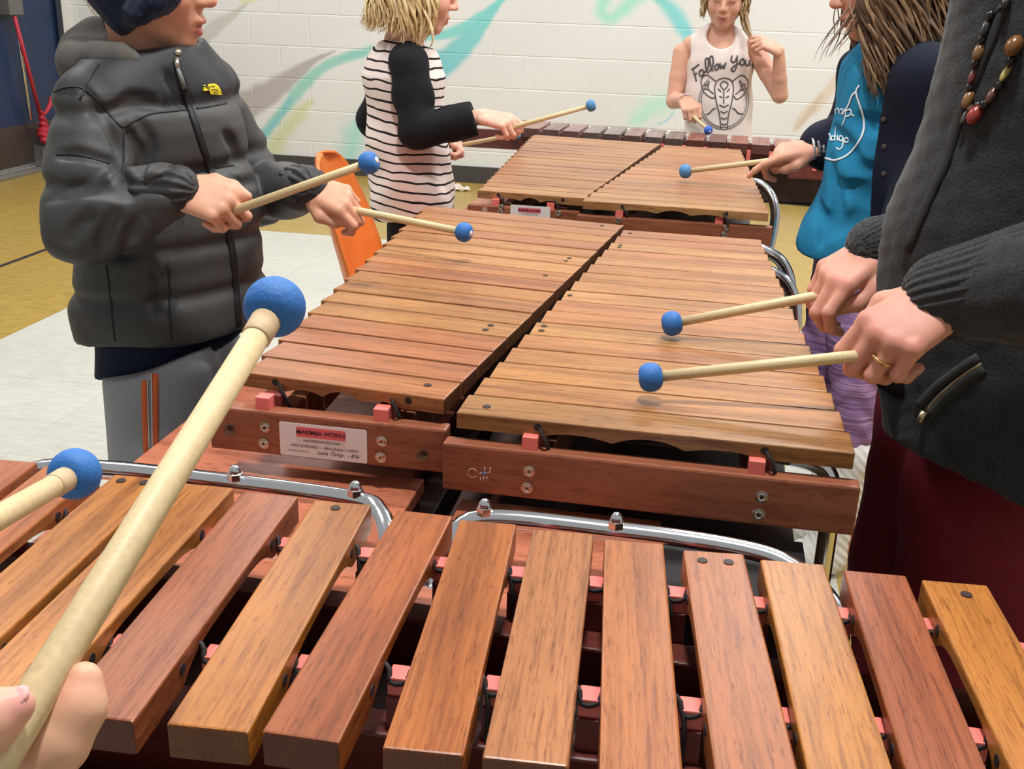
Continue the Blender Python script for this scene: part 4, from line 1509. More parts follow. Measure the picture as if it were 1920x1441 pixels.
jcut = [(A(326, 650, 1.42), (0.06, 0, -1)), (A(290, 97, 1.50), (-.10, -.12, 1))]
V, Fq = sdf_net(jp, .009, jsub, jcut)
jb0 = bvh_of(V, Fq)
jcr = crease(jb0, [[(158, 168), (195, 225), (222, 285), (233, 345)], [(112, 291), (150, 290), (205, 304)], [(90, 378), (140, 356), (205, 356), (246, 372)], [(130, 452), (150, 420), (172, 402)],
                   [(186, 462), (200, 425), (222, 398)], [(232, 480), (245, 440), (262, 412)], [(205, 300), (225, 335), (236, 365)], [(258, 224), (282, 265), (278, 300), (262, 330)], [(236, 240), (262, 280), (268, 310)],
                   [(275, 346), (330, 334), (398, 315)], [(404, 316), (440, 309)], [(310, 495), (318, 545), (308, 600)], [(286, 505), (296, 545), (290, 590)], [(212, 660), (300, 648), (440, 622)],
                   [(420, 250), (440, 270), (452, 300)], [(430, 330), (455, 345), (480, 340)], [(205, 210), (245, 185), (290, 190)], [(310, 135), (332, 165), (350, 200)]], .0048, .013)
jak, jb = cloth('jacket', BOY, jp, .0040, NYLON, jcol, jsub + jcr, jcut, jdisp, sm=1)
# cuffs
for (w_, e_) in ((hR[1], elR), (hL[1], elL)):
    d_ = unit(w_ - e_)
    V, Fq = sdf_net([seg(w_ - d_ * .030, w_ + d_ * .004, .038, .033, .01)], .003, disp=lambda P: .0018 * np.sin(np.arctan2((P - w_) @ np.array([0, 0, 1.]), (P - w_) @ unit(np.cross(d_, (0, 0, 1)))) * 14))
    link('cuff', mesh_np('cuff', V, Fq, const_col(V, (48, 47, 47))), NYLON, jak)
for ln_ in ([[(100, 172), (128, 163), (158, 167), (190, 196), (215, 225), (231, 240)], [(231, 240), (252, 226), (285, 213), (325, 208), (352, 206)],
                        [(368, 203), (395, 199), (425, 193)], [(231, 240), (232, 290), (230, 340)],
                        [(105, 290), (140, 290), (175, 297), (205, 306)], [(272, 346), (320, 336), (360, 325), (398, 316)], [(404, 315), (425, 311), (438, 310)],
                        [(150, 112 + 75), (165, 150), (185, 120)], [(316, 492), (318, 560), (322, 640)], [(205, 660), (270, 652), (380, 640), (445, 622)], [(200, 500), (207, 560), (215, 640)]]):
    drape('seam', jb, [ln_], .0032, black, jak)
drape('zip', jb, [[(331, 108), (338, 135), (352, 190), (370, 245), (388, 300), (408, 360), (424, 420), (436, 480), (442, 540), (446, 600), (447, 635)]], .011, plain('zip_tape', (18, 18, 20), 0.6), jak, flat=.4)
drape('zip_teeth', jb, [[(336, 108), (343, 135), (357, 190), (375, 245), (393, 300), (413, 360), (429, 420), (441, 480), (446, 540), (450, 600), (451, 630)]], .0035, plain('zip_dark', (44, 44, 46), 0.3, 0.3), jak, lift=.0022, flat=.5)
zp, zn = hit(jb, 328, 112)
if zp is not None:
    z2, _ = hit(jb, 344, 168)
    z1, _ = hit(jb, 330, 130)
    sil = plain('puller_silver', (190, 180, 160), 0.3, 0.9)
    pul = tube('zip_puller', [zp + zn * .004, z1 + zn * .006], [.004, .0032], sil, jak, 8)
    tube('pull_cord', [z1 + zn * .006, (z1 + z2) / 2 + zn * .006, z2 + zn * .004], [.0026, .0036, .0040], plain('pull_grey', (112, 112, 110), 0.5), jak, 8)
    lathe('snap', [(0, .0), (0, .0055), (.002, .005), (.003, 0)], hit(jb, 333, 98)[0] if hit(jb, 333, 98)[0] is not None else zp, zn, sil, jak, 14)
# yellow chest emblem: lettering left of a quarter dome with arcs
yel = plain('emblem_yellow', (238, 214, 30), 0.6)
poly = [(394, 157), (409, 157), (411, 164), (407, 178), (388, 175)]
dome = [(389, 158), (400, 157), (407, 161), (412, 170), (414, 177), (393, 176), (391, 170), (384, 170), (379, 166), (386, 164)]
def flat_poly(pts, n=1):
    ctr = np.mean(pts, axis=0)
    V = [ctr] + [np.array(p, float) for p in pts]
    return np.array(V), np.array([(0, i + 1, (i + 1) % len(pts) + 1) for i in range(len(pts))])
V2, F2 = flat_poly(dome)
emb = drape_mesh('emblem', jb, V2, F2, yel, jak, .0022)
drape('emblem_print', jb, [[(384, 163), (391, 164)], [(392, 162), (400, 163)], [(393, 168), (403, 169)], [(398, 173), (406, 174)], [(386, 167), (391, 168)], [(403, 165), (406, 170)]], .0014, black, jak, lift=.003)
drape('emblem_letters', jb, [[(380, 161), (384, 161)], [(380, 165), (384, 166)], [(379, 169), (384, 169.5)]], .002, yel, jak, lift=.002)
# hood bunched behind the neck
hd_p = chain([A(150, 118, 1.53), A(160, 96, 1.58), A(195, 82, 1.62), A(232, 92, 1.62)], [.022, .030, .034, .030], .03) + chain([A(134, 150, 1.50), A(146, 122, 1.49), A(190, 108, 1.475), A(226, 106, 1.470), A(254, 112, 1.468)], [.013, .018, .019, .014, .008], .02) \
    + [ell(A(190, 118, 1.55), (.062, .07, .042), .03)]
cloth('hood', BOY, hd_p, .004, FLEECE, (96, 92, 87), disp=folds(8, .003, 50))
# knit hat
P_ = hm['P']
hatp = [ell(A(256, -22, 1.55), (.062, .084, .058), .02)] + chain([A(316, -20, 1.487), A(290, 2, 1.474), A(258, 27, 1.474), A(228, 44, 1.50), A(212, 40, 1.56), A(216, 40, 1.62)], [.013] * 6, .012)
hatp += [ell(A(276, -14, 1.50), (.05, .03, .035), .02), ell(A(262, -14, 1.61), (.05, .03, .035), .02), ell(A(240, 10, 1.52), (.035, .035, .03), .02)]
hatp += [ell(P_(-.020, 0, .052), np.array((.112, .094, .090)) * .95, .02, hm['M']), ell(P_(-.062, 0, .010), np.array((.066, .078, .075)) * .95, .03, hm['M'])]
hatp += chain([P_(.070, 0, .070), P_(.045, -.075, .050), P_(-.03, -.092, .004), P_(-.095, -.05, -.035), P_(-.110, 0, -.04), P_(-.095, .05, -.035), P_(-.03, .092, .004), P_(.045, .075, .050), P_(.070, 0, .070)], [.018] * 9, .015)
cloth('knit_hat', BOY, hatp, .0036, KNIT, (30, 40, 62), disp=lambda P: .0018 * np.sin(P[:, 2] * 420) * np.sin((P[:, 0] + P[:, 1]) * 420))
# shirt and trousers
ip = chain([A(325, 560, 1.55), A(318, 720, 1.55)], [.120, .118], .03, (fb, 1.12))
cloth('shirt', BOY, ip, .005, COTTON, (26, 32, 54), cuts=[(A(310, 700, 1.41), (.30, 0, -1))], disp=folds(5, .003, 40))
tp_ = chain([A(302, 680, 1.50), (-.842, 1.475, .36), (-.845, 1.475, .06)], [.094, .072, .062], .03) + chain([A(368, 690, 1.62), (-.765, 1.63, .36), (-.765, 1.63, .06)], [.094, .072, .062], .03)
tr, tb_ = cloth('trousers', BOY, tp_, .005, COTTON, (152, 154, 158), cuts=[(A(310, 692, 1.41), (-.30, 0, 1))], disp=folds(9, .0045, 30))
orng = plain('orange_stripe', (222, 104, 56), 0.8)
drape('side_stripe', tb_, [[(271.5, 700), (271.5, 760), (275, 850)], [(291, 700), (291.5, 760), (291.5, 850)]], .0095, orng, tr, flat=.2)
drape('side_stripe', tb_, [[(277.5, 700), (278, 760), (280.5, 850)], [(284.5, 700), (285, 760), (286, 850)]], .0016, plain('stripe_white', (222, 220, 216), 0.8), tr, lift=.002, flat=.3)
for q in ((-.83, 1.45, 0), (-.75, 1.60, 0)):
    sp_ = [seg(np.array(q) + (-.05, .01, .045), np.array(q) + (.10, -.05, .035), .045, .036, .03)]
    cloth('shoe', BOY, sp_, .006, COTTON, (50, 50, 54), cuts=[((0, 0, .003), (0, 0, -1))])

# ============ fair-haired girl in the striped shirt
YB = 2.9
GB = empty('person', (-0.80, 2.9, 0), 'child with fair hair in a striped shirt with black sleeves', 'person')
fB = unit((.93, .30, 0))
s_ = .92
Fh, Uh = (.90, .34, -.30), (.3, .1, 1)
HC = A(815, 56, 2.88) - s_ * (.068 * unit(Fh) - .106 * unit(Uh))
hp, hs, hn, hm = head(HC, Fh, Uh, s_, .3)
hgR = A(955, 240, 2.78)
hR = hand(hgR, (.96, -.05, -.12), (-.05, -.45, .85), (.4, .9, .1), .82, curls=[(30, 60, 40), (46, 76, 45), (54, 80, 48), (58, 80, 48)])
hL = hand(A(857, 281, 2.98), (.9, .1, -.3), (0, .5, .85), (.6, -.7, .1), .78)
mallet('blue-tipped mallet of the fair-haired child, pointing up to the right', ext(A(1108, 198, 2.80), hgR, 1.1), A(1108, 198, 2.80), .0150, blue=BLUE2, core=False)
mallet('blue-tipped mallet of the fair-haired child, the lower short-looking one beneath her hand', ext(A(968, 252, 2.92), A(905, 264, 2.96), 1.9), A(968, 252, 2.92), .0135, blue=BLUE2, core=False)
nB = A(757, 82, 2.90)
c0, c1, c2 = A(757, 140, 2.9), A(765, 270, 2.9), A(772, 395, 2.9)
shR, elR = A(768, 118, 2.79), A(782, 246, 2.75)
shL, elL = A(742, 118, 3.02), A(704, 225, 3.06)
prm = hp + [seg(hn, nB, .044, .045, .03), seg(nB, A(776, 100, 2.85), .028, .026, .02), seg(nB, A(735, 95, 2.98), .03, .03, .03)] + chain([nB, c0, c2], [.045, .075, .08], .03) + chain([shR, elR, hR[1]], [.03, .026, .020], .02) + chain([shL, elL, hL[1]], [.03, .026, .020], .02) \
    + chain([c2, (-.80, 2.86, .3), (-.80, 2.86, .05)], [.05, .045, .035], .03) + chain([c2, (-.80, 2.95, .3), (-.80, 2.95, .05)], [.05, .045, .035], .03)
body(GB, prm, hs, [hR[0], hL[0]], .0042, lambda V, C: face_paint(V, C, hm), skin=(232, 176, 154), hh=.0028)
# striped knit: thin black bands round the body, sagging with the cloth
t = NT('striped_jersey')
v_ = t.coords((1, 1, 1))
sp = t.n('ShaderNodeSeparateXYZ'); t.l(v_, sp.inputs[0])
nzf = t.noise(v_, 9, 2, .5)
ma = t.n('ShaderNodeMath', operation='MULTIPLY_ADD'); t.l(nzf, ma.inputs[0]); ma.inputs[1].default_value = .030; t.l(sp.outputs['Z'], ma.inputs[2])
mm = t.n('ShaderNodeMath', operation='MULTIPLY_ADD'); t.l(sp.outputs['X'], mm.inputs[0]); mm.inputs[1].default_value = .12; t.l(ma.outputs[0], mm.inputs[2])
md = t.n('ShaderNodeMath', operation='MULTIPLY'); t.l(mm.outputs[0], md.inputs[0]); md.inputs[1].default_value = 1 / .0248
fr2 = t.n('ShaderNodeMath', operation='FRACT'); t.l(md.outputs[0], fr2.inputs[0])
lt = t.n('ShaderNodeMath', operation='LESS_THAN'); t.l(fr2.outputs[0], lt.inputs[0]); lt.inputs[1].default_value = .22
STRIPED = t.out(t.mix(srgb(230, 214, 206), srgb(34, 30, 32), lt.outputs[0]), .85, 0, .2)
sprm = chain([A(757, 125, 2.9), c0, c1, A(772, 360, 2.9), A(772, 412, 2.9)], [.080, .104, .106, .110, .114], .03, (np.array([0, 1, 0]), .86))
sf = folds(14, .004, 30, 6)
shirt, sb_ = cloth('striped_shirt', GB, sprm, .0045, STRIPED, (255, 255, 255), cuts=[(A(772, 412, 2.85), (.05, 0, -1)), (A(757, 84, 2.9), (.1, .2, 1))], disp=lambda P: sf(P) * np.clip((1.02 - P[:, 2]) * 5, .3, 1.4))
blk = (26, 26, 30)
ap = chain([A(772, 108, 2.83), shR, ext(shR, elR, .5), elR], [.032, .050, .048, .047], .02) + chain([elR, ext(elR, hR[1], .5), ext(elR, hR[1], 1.0)], [.047, .046, .043], .008)
cloth('sleeve', GB, ap, .0042, COTTON, blk, cuts=[(ext(elR, hR[1], .90), hR[1] - elR)], disp=folds(15, .003, 45), label='black raglan sleeve')
ap = chain([A(745, 92, 2.97), shL, elL, ext(elL, hL[1], .9)], [.03, .058, .050, .042], .025)
cloth('sleeve', GB, ap, .0045, COTTON, blk, disp=folds(16, .003, 45), label='black raglan sleeve')
jp_ = chain([A(772, 425, 2.87), (-.80, 2.85, .3), (-.80, 2.85, .06)], [.07, .06, .05], .03) + chain([A(772, 425, 2.93), (-.80, 2.96, .3), (-.80, 2.96, .06)], [.07, .06, .05], .03)
cloth('trousers', GB, jp_, .006, COTTON, (32, 28, 30), disp=folds(17, .003, 30))
BLOND = [(226, 200, 150), (206, 176, 124), (238, 216, 170), (182, 148, 100), (214, 186, 136)]
capp = [ell(hm['P'](-.022, 0, .036), np.array((.100, .086, .090)) * s_, .02, hm['M']), ell(hm['P'](-.05, 0, -.03), np.array((.062, .080, .07)) * s_, .03, hm['M'])]
cloth('hair_cap', GB, capp, .004, HAIR, (196, 164, 112))
hair_locks('hair', GB, hm['P'], s_, 420, (1.0, 3.14), .15, BLOND, 21, wave=.016, r=.0052, flare=.06)

# ============ girl in the white tank top
YW = 4.15
GW = empty('person', (0.03, 4.15, 0), 'child in a printed white tank top standing at the farthest marimba', 'person')
s_ = .88
Fh, Uh = (-.06, -.95, -.30), (.02, -.28, 1)
HC = A(1353, 49, 4.06) - s_ * (.068 * unit(Fh) - .106 * unit(Uh))
hp, hs, hn, hm = head(HC, Fh, Uh, s_, .2)
bw = A(1328, 244, 3.80)
hgR = A(1297, 215, 3.90)
hR = hand(hgR, (.35, -.85, -.35), (-.2, -.3, .9), (.8, .1, .1), .80)
hL = hand(A(1421, 84, 4.02), (-.75, -.2, .35), (.3, -.55, .75), (-.3, -.4, .8), .80, curls=[(30, 60, 40), (45, 70, 40), (55, 75, 40), (60, 75, 40)])
mallet('blue-headed mallet of the child in the white tank top', ext(bw, hgR, 1.35), bw, .0150, blue=plain('bright_blue_rubber', (52, 96, 196), .6))
nW = A(1350, 78, 4.15)
c0, c1, c2 = A(1348, 110, 4.15), A(1346, 190, 4.15), A(1345, 300, 4.15)
shR, elR = A(1280, 98, 4.15), A(1263, 190, 4.12)
shL, elL = A(1418, 98, 4.15), A(1462, 178, 4.08)
fW = (np.array([0, 1, 0]), 1.35)
prm = hp + [seg(hn, nW, .042, .042, .03), seg(nW, A(1297, 85, 4.15), .032, .036, .03), seg(nW, A(1402, 85, 4.15), .032, .036, .03)] + chain([nW, c0, c2], [.05, .095, .098], .03, fW) \
    + chain([shR, ext(shR, elR, .5), elR, ext(elR, hR[1], .5), hR[1]], [.035, .032, .027, .026, .019], .006) + chain([shL, ext(shL, elL, .5), elL, ext(elL, hL[1], .4), hL[1]], [.035, .032, .029, .026, .019], .006) \
    + chain([c2, (-.03, 4.15, .3), (-.03, 4.15, .05)], [.07, .045, .035], .03) + chain([c2, (.09, 4.15, .3), (.09, 4.15, .05)], [.07, .045, .035], .03)
body(GW, prm, hs, [hR[0], hL[0]], .0044, lambda V, C: face_paint(V, C, hm, lip=(190, 100, 100)), skin=(214, 162, 138), hh=.0030)
tkp = chain([A(1348, 92, 4.15), c0, c1, A(1345, 300, 4.15)], [.095, .112, .120, .130], .03, fW) + [seg(A(1303, 84, 4.15), A(1303, 120, 4.15), .034, .03, .03), seg(A(1396, 84, 4.15), A(1396, 120, 4.15), .034, .03, .03)]
tks = [seg(A(1352, 62, 4.0), A(1350, 70, 4.2), .048, .048, .01)] + [seg(shR, shR + np.array([-.02, 0, .02]), .040, .040, .01), seg(shL, shL + np.array([.02, 0, .02]), .040, .040, .01)]
tank, tkb = cloth('tank_top', GW, tkp, .0045, COTTON, (228, 216, 208), subs=tks, disp=folds(31, .003, 34), sm=1)
cloth('shorts', GW, chain([A(1335, 300, 4.15), (-.03, 4.15, .4)], [.1, .07], .03) + chain([A(1355, 300, 4.15), (.09, 4.15, .4)], [.1, .07], .03), .006, COTTON, (70, 76, 96))
FAIRB = [(176, 150, 112), (150, 122, 88), (196, 172, 132), (128, 102, 74), (186, 160, 118)]
capp = [ell(hm['P'](-.024, 0, .036), np.array((.100, .088, .090)) * s_, .02, hm['M']), ell(hm['P'](-.05, 0, -.03), np.array((.062, .082, .07)) * s_, .03, hm['M'])]
cloth('hair_cap', GW, capp, .0045, HAIR, (150, 124, 90))
hair_locks('hair', GW, hm['P'], s_, 300, (1.05, 3.14), .085, FAIRB, 33, wave=.007, r=.0055, flare=.04, part=.02)
tl_ = []
for i_ in range(9):
    o_ = RNG.normal(size=3) * .006
    tl_.append(tube_np(catmull([A(1396, 20, 4.10) + o_, A(1401, 44, 4.09) + o_, A(1408, 64, 4.05) + o_ * .6, A(1420, 78, 4.02) + o_ * .3], 4), [.006, .006, .004, .002], 6))
V, Fq = join_np(tl_)
link('hair_end', mesh_np('hair_end', V, Fq, const_col(V, (150, 124, 90))), HAIR, GW)
pink_ = plain('print_charcoal', (88, 84, 84), 0.85)
# slogan in brush script
scr = [[(1299, 128), (1303, 140), (1306, 152)], [(1297, 130), (1304, 126), (1311, 120)], [(1301, 140), (1307, 137)], [(1315, 130), (1311, 136), (1314, 142), (1319, 139), (1318, 131), (1314, 131)],
       [(1321, 136), (1328, 126), (1328, 110), (1323, 112), (1324, 128), (1328, 137)], [(1330, 134), (1337, 122), (1336, 106), (1331, 109), (1333, 124), (1337, 133)], [(1344, 120), (1340, 126), (1343, 131), (1347, 127), (1346, 120), (1343, 121)],
       [(1350, 118), (1351, 128), (1355, 122), (1357, 128), (1361, 117)], [(1372, 104), (1371, 114), (1377, 116), (1382, 106)], [(1382, 104), (1381, 122), (1376, 133), (1371, 130), (1376, 124), (1386, 118)],
       [(1391, 110), (1387, 116), (1390, 122), (1395, 119), (1394, 111), (1390, 111)], [(1398, 112), (1398, 121), (1403, 122), (1405, 113), (1406, 123)], [(1409, 116), (1410, 126)], [(1409, 120), (1413, 117)]]
for ln_ in scr:
    drape('slogan_stroke', tkb, [ln_], .0062, pink_, tank, lift=.0018, curve=5)
cirle = [(1357 + 46 * math.cos(a_), 190 + 52 * math.sin(a_)) for a_ in np.linspace(-.9, 4.05, 30)]
cirle2 = [(1357 + 42 * math.cos(a_), 190 + 48 * math.sin(a_)) for a_ in np.linspace(-.8, 3.95, 28)]
grey_p = plain('print_grey', (128, 122, 120), 0.85)
drape('print_ring', tkb, [cirle, cirle2], .004, grey_p, tank, lift=.002, curve=2)
el_lines = [[(1345, 150), (1357, 146), (1370, 150), (1375, 165), (1372, 190), (1366, 215), (1363, 242)], [(1345, 150), (1340, 165), (1343, 190), (1349, 215), (1352, 242)],
            [(1342, 152), (1325, 140), (1315, 150), (1320, 172), (1336, 184), (1342, 178)], [(1373, 152), (1390, 141), (1402, 152), (1398, 172), (1382, 186), (1374, 178)],
            [(1330, 152), (1328, 166), (1338, 176)], [(1386, 152), (1389, 166), (1379, 177)], [(1336, 205), (1330, 212), (1324, 214)], [(1336, 205), (1342, 202)],
            [(1378, 205), (1384, 212), (1392, 213)], [(1378, 205), (1373, 202)], [(1350, 158), (1357, 152), (1365, 158), (1357, 168), (1350, 158)], [(1349, 180), (1354, 183)], [(1361, 183), (1367, 180)],
            [(1349, 196), (1357, 200), (1366, 196)], [(1351, 208), (1357, 211), (1364, 208)], [(1352, 220), (1358, 223), (1363, 220)], [(1353, 231), (1358, 234), (1362, 231)], [(1357, 170), (1357, 194)],
            [(1320, 158), (1328, 160)], [(1320, 166), (1329, 168)], [(1397, 158), (1389, 160)], [(1396, 167), (1388, 169)], [(1346, 166), (1352, 172)], [(1368, 166), (1363, 172)]]
drape('print_animal', tkb, el_lines, .0042, pink_, tank, lift=.002, curve=5)
tube('bracelet', [hR[1] + .024 * (math.cos(a_) * hR[2][2] + math.sin(a_) * hR[2][3]) for a_ in np.linspace(0, 6.28, 20)], .003, plain('bracelet_pale', (210, 190, 190), .5), GW, 6)

# ============ girl in blue
YU = 2.35
GU = empty('person', (0.36, 2.35, 0), 'child with long brown hair in a turquoise shirt and navy cardigan', 'person')
s_ = .92
Fh, Uh = (-.93, -.05, -.34), (-.3, 0, 1)
HC = A(1606, 66, 2.32) - s_ * (.068 * unit(Fh) - .106 * unit(Uh))
hp, hs, hn, hm = head(HC, Fh, Uh, s_, .2)
bu = A(1285, 321, 2.44)
hgR = A(1452, 300, 2.40)
hR = hand(hgR, (-.97, -.10, -.16), (.0, -.35, .93), (-.2, -.95, .0), .86, curls=[(14, 16, 12), (40, 66, 40), (52, 76, 45), (56, 76, 45)], thumb=[(.022, .024, -.006), (.052, .042, -.020), (.080, .034, -.030), (.100, .020, -.032)], gl=(.100, -.020))
mallet('dull blue mallet pointing left in the hand of the child in turquoise', ext(bu, hgR, 1.14), bu, .0158, .0062, .0056, blue=BLUE2, core=False)
nU = A(1690, 95, 2.36)
c0, c1, c2 = A(1672, 150, 2.36), A(1655, 300, 2.36), A(1625, 470, 2.36)
shR, elR = A(1628, 138, 2.50), A(1588, 262, 2.50)
shL, elL = A(1738, 150, 2.22), A(1748, 310, 2.22)
wL = A(1700, 420, 2.16)
prm = hp + [seg(hn, nU, .044, .046, .03), seg(nU, shR, .034, .034, .03), seg(nU, shL, .034, .034, .03)] + chain([nU, c0, c2], [.05, .075, .08], .03) + chain([shR, elR, hR[1]], [.032, .028, .021], .02) + chain([shL, elL, wL], [.032, .028, .022], .02)
k1, k2 = A(1553, 640, 2.36), A(1605, 640, 2.24)
a1, a2 = A(1565, 860, 2.34), A(1600, 860, 2.20)
prm += chain([A(1600, 470, 2.36), k1, a1, a1 * [1, 1, 0] + [0, 0, .06]], [.06, .045, .034, .034], .02) + chain([A(1630, 470, 2.30), k2, a2, a2 * [1, 1, 0] + [0, 0, .06]], [.06, .045, .034, .034], .02)
body(GU, prm, hs, [hR[0]], .0040, lambda V, C: face_paint(V, C, hm, lip=(176, 104, 98)), skin=(206, 150, 126), hh=.0026)
tsp = chain([A(1690, 112, 2.36), c0, c1, A(1630, 420, 2.36), A(1602, 462, 2.36)], [.07, .098, .114, .120, .132], .03, (np.array([0, 1, 0]), 1.0))
tf = folds(41, .007, 26, 6)
tpre = None
tsub = [seg(A(1688, 60, 2.36), A(1690, 100, 2.36), .052, .052, .01)]; tcut = [(A(1560, 481, 2.28), (-.20, 0, -1))]
V, Fq = sdf_net(tsp, .009, tsub, tcut)
tcr = crease(bvh_of(V, Fq), [[(1585, 285), (1615, 318), (1655, 326)], [(1562, 332), (1600, 356), (1650, 348)], [(1560, 240), (1585, 268), (1600, 300)], [(1540, 400), (1580, 424), (1640, 386)], [(1598, 446), (1630, 412), (1655, 398)],
                             [(1530, 380), (1545, 420), (1540, 460)], [(1612, 222), (1632, 232), (1652, 234)], [(1600, 345), (1625, 372), (1655, 372)], [(1625, 470), (1640, 440), (1655, 428)], [(1560, 300), (1570, 370), (1562, 440)]], .0075, .022)
tee, teb = cloth('turquoise_shirt', GU, tsp, .0042, COTTON, (38, 126, 166), cuts=tcut, subs=tsub + tcr, disp=lambda P: tf(P) * np.clip((1.05 - P[:, 2]) * 4, .25, 1.3))
cp = chain([A(1700, 118, 2.36), A(1690, 200, 2.36), A(1685, 320, 2.36), A(1680, 440, 2.35)], [.085, .122, .134, .132], .03)
cp += [seg(A(1700, 118, 2.36), shL, .05, .062, .04)] + chain([shL, elL, wL], [.064, .060, .050], .03)
card, _ = cloth('cardigan', GU, cp, .0045, COTTON, (22, 26, 42), cuts=[(A(1650, 250, 2.24), (-1, .45, .0)), (A(1680, 478, 2.30), (0, 0, -1))], subs=[seg(A(1690, 60, 2.36), A(1690, 110, 2.36), .062, .064, .01)], disp=folds(42, .004, 26))
for (x_, y_) in ((1657, 224), (1658, 275), (1657, 326)):
    a_, n_ = hit(_, x_, y_)
    if a_ is not None:
        lathe('button', [(0, 0), (0, .0055), (.002, .005), (.0024, .003), (.0018, 0)], a_, n_, plain('button_brown', (70, 56, 54), .4), card, 14)
rs_ = chain([A(1640, 125, 2.48), shR, elR, ext(elR, hR[1], .55), ext(elR, hR[1], .80)], [.03, .058, .052, .050, .046], .03)
cloth('sleeve', GU, rs_, .0042, COTTON, (22, 26, 42), disp=folds(43, .003, 40), label='navy cardigan sleeve')
silver = plain('silver_bead', (200, 196, 196), .3, .7)
_w, _y, _z, _x = hR[1], hR[2][2], hR[2][3], hR[2][1]
for i_, (off, rr_, col_) in enumerate(((.006, .0026, silver), (-.004, .0032, plain('bead_grey', (120, 110, 112), .4)), (-.013, .0030, silver), (-.022, .0034, plain('bead_plum', (90, 70, 80), .5)))):
    pts = [_w + _x * off + (.0265 + .001 * (k % 2)) * (math.cos(a_) * _y + .85 * math.sin(a_) * _z) for k, a_ in enumerate(np.linspace(0, 6.28, 30))]
    tube('bracelet', pts, [rr_ * (1 + .35 * (k % 2)) for k in range(30)], col_, GU, 6)
BROWN = [(112, 86, 64), (90, 66, 48), (138, 108, 80), (74, 54, 40), (158, 128, 96), (100, 76, 56)]
capp = [ell(hm['P'](-.024, 0, .036), np.array((.102, .088, .092)) * s_, .02, hm['M']), ell(hm['P'](-.05, 0, -.03), np.array((.066, .084, .08)) * s_, .03, hm['M'])]
cloth('hair_cap', GU, capp, .0042, HAIR, (88, 66, 50))
hair_locks('hair', GU, hm['P'], s_, 620, (.85, 3.14), .215, BROWN, 44, wave=.015, r=.0044, flare=.17, shear=(.02, .0, 0))
hair_locks('hair_wisp', GU, hm['P'], s_, 12, (.50, .9), .15, BROWN, 47, wave=.012, r=.0036, flare=.1, shear=(.075, 0, .03))
white_p = plain('print_white', (232, 236, 238), .8)
drape('print_drop', teb, [[(1612, 160), (1606, 175), (1618, 215), (1619, 245), (1608, 270), (1590, 290), (1568, 300), (1548, 296), (1540, 290)], [(1606, 172), (1598, 180), (1590, 200), (1578, 215)]], .0042, white_p, tee, lift=.0016)
# hand-lettered words on the shirt, drawn stroke by stroke
cam_p = [[(1556, 196), (1552, 190), (1545, 196), (1541, 207), (1545, 212), (1551, 209)], [(1562, 208), (1560, 203), (1555, 206), (1556, 212), (1562, 210), (1563, 204), (1564, 212)],
         [(1567, 204), (1568, 213)], [(1568, 207), (1572, 203), (1574, 206), (1575, 214)], [(1575, 208), (1579, 204), (1582, 207), (1582, 215)], [(1587, 206), (1585, 222), (1580, 236)], [(1587, 208), (1594, 205), (1597, 210), (1593, 217), (1587, 218)], [(1597, 214), (1602, 218)]]
ind = [[(1548, 240), (1546, 262)], [(1551, 252), (1551, 263)], [(1551, 255), (1555, 251), (1558, 255), (1558, 264)], [(1566, 257), (1561, 256), (1560, 263), (1566, 263)], [(1568, 238), (1566, 264)], [(1571, 254), (1571, 265)],
       [(1581, 257), (1576, 255), (1574, 262), (1579, 265), (1582, 258), (1580, 274), (1574, 281), (1569, 277)], [(1588, 258), (1584, 262), (1586, 267), (1591, 266), (1591, 259), (1588, 258)]]
drape('print_words', teb, cam_p + ind, .0030, white_p, tee, lift=.0018, curve=4)
# leggings
t = NT('space_dyed_leggings')
v_ = t.coords((5, 5, 120))
f_ = t.noise(v_, 1.0, 4, .75, 1.2)
LEG = t.out(t.ramp(f_, [(.30, srgb(84, 66, 94)), (.48, srgb(142, 106, 150)), (.64, srgb(186, 150, 190)), (.8, srgb(216, 190, 218))]), .8, 0, .2)
t.bump(f_, .3, .003)
gp = chain([A(1590, 490, 2.38), k1, A(1560, 810, 2.34)], [.072, .056, .044], .02) + chain([A(1628, 490, 2.30), k2, A(1600, 810, 2.21)], [.072, .058, .046], .02)
cloth('leggings', GU, gp, .0045, LEG, (255, 255, 255), disp=lambda P: .003 * np.sin(P[:, 2] * 95 + 3 * np.sin(P[:, 0] * 50)) + folds(45, .002, 40)(P))
for a_ in (a1, a2):
    top_ = a_ + np.array([0, 0, .035 if a_ is a2 else -.02]) ; bot_ = a_ * [1, 1, 0] + [-.03, -.01, .045]
    cloth('sock', GU, chain([top_ + np.array([0, 0, -.035]), bot_], [.042, .044], .01) + [seg(top_ + np.array([0, 0, -.028]), top_ + np.array([.003, 0, -.034]), .047, .047, .006), seg(bot_, bot_ + np.array([-.11, -.03, -.012]), .042, .03, .02)], .0035, COTTON, (230, 228, 222),
          disp=lambda P: .0015 * np.sin((P[:, 2] * .7 + P[:, 0] * .7) * 420), cuts=[((0, 0, .003), (0, 0, -1))])

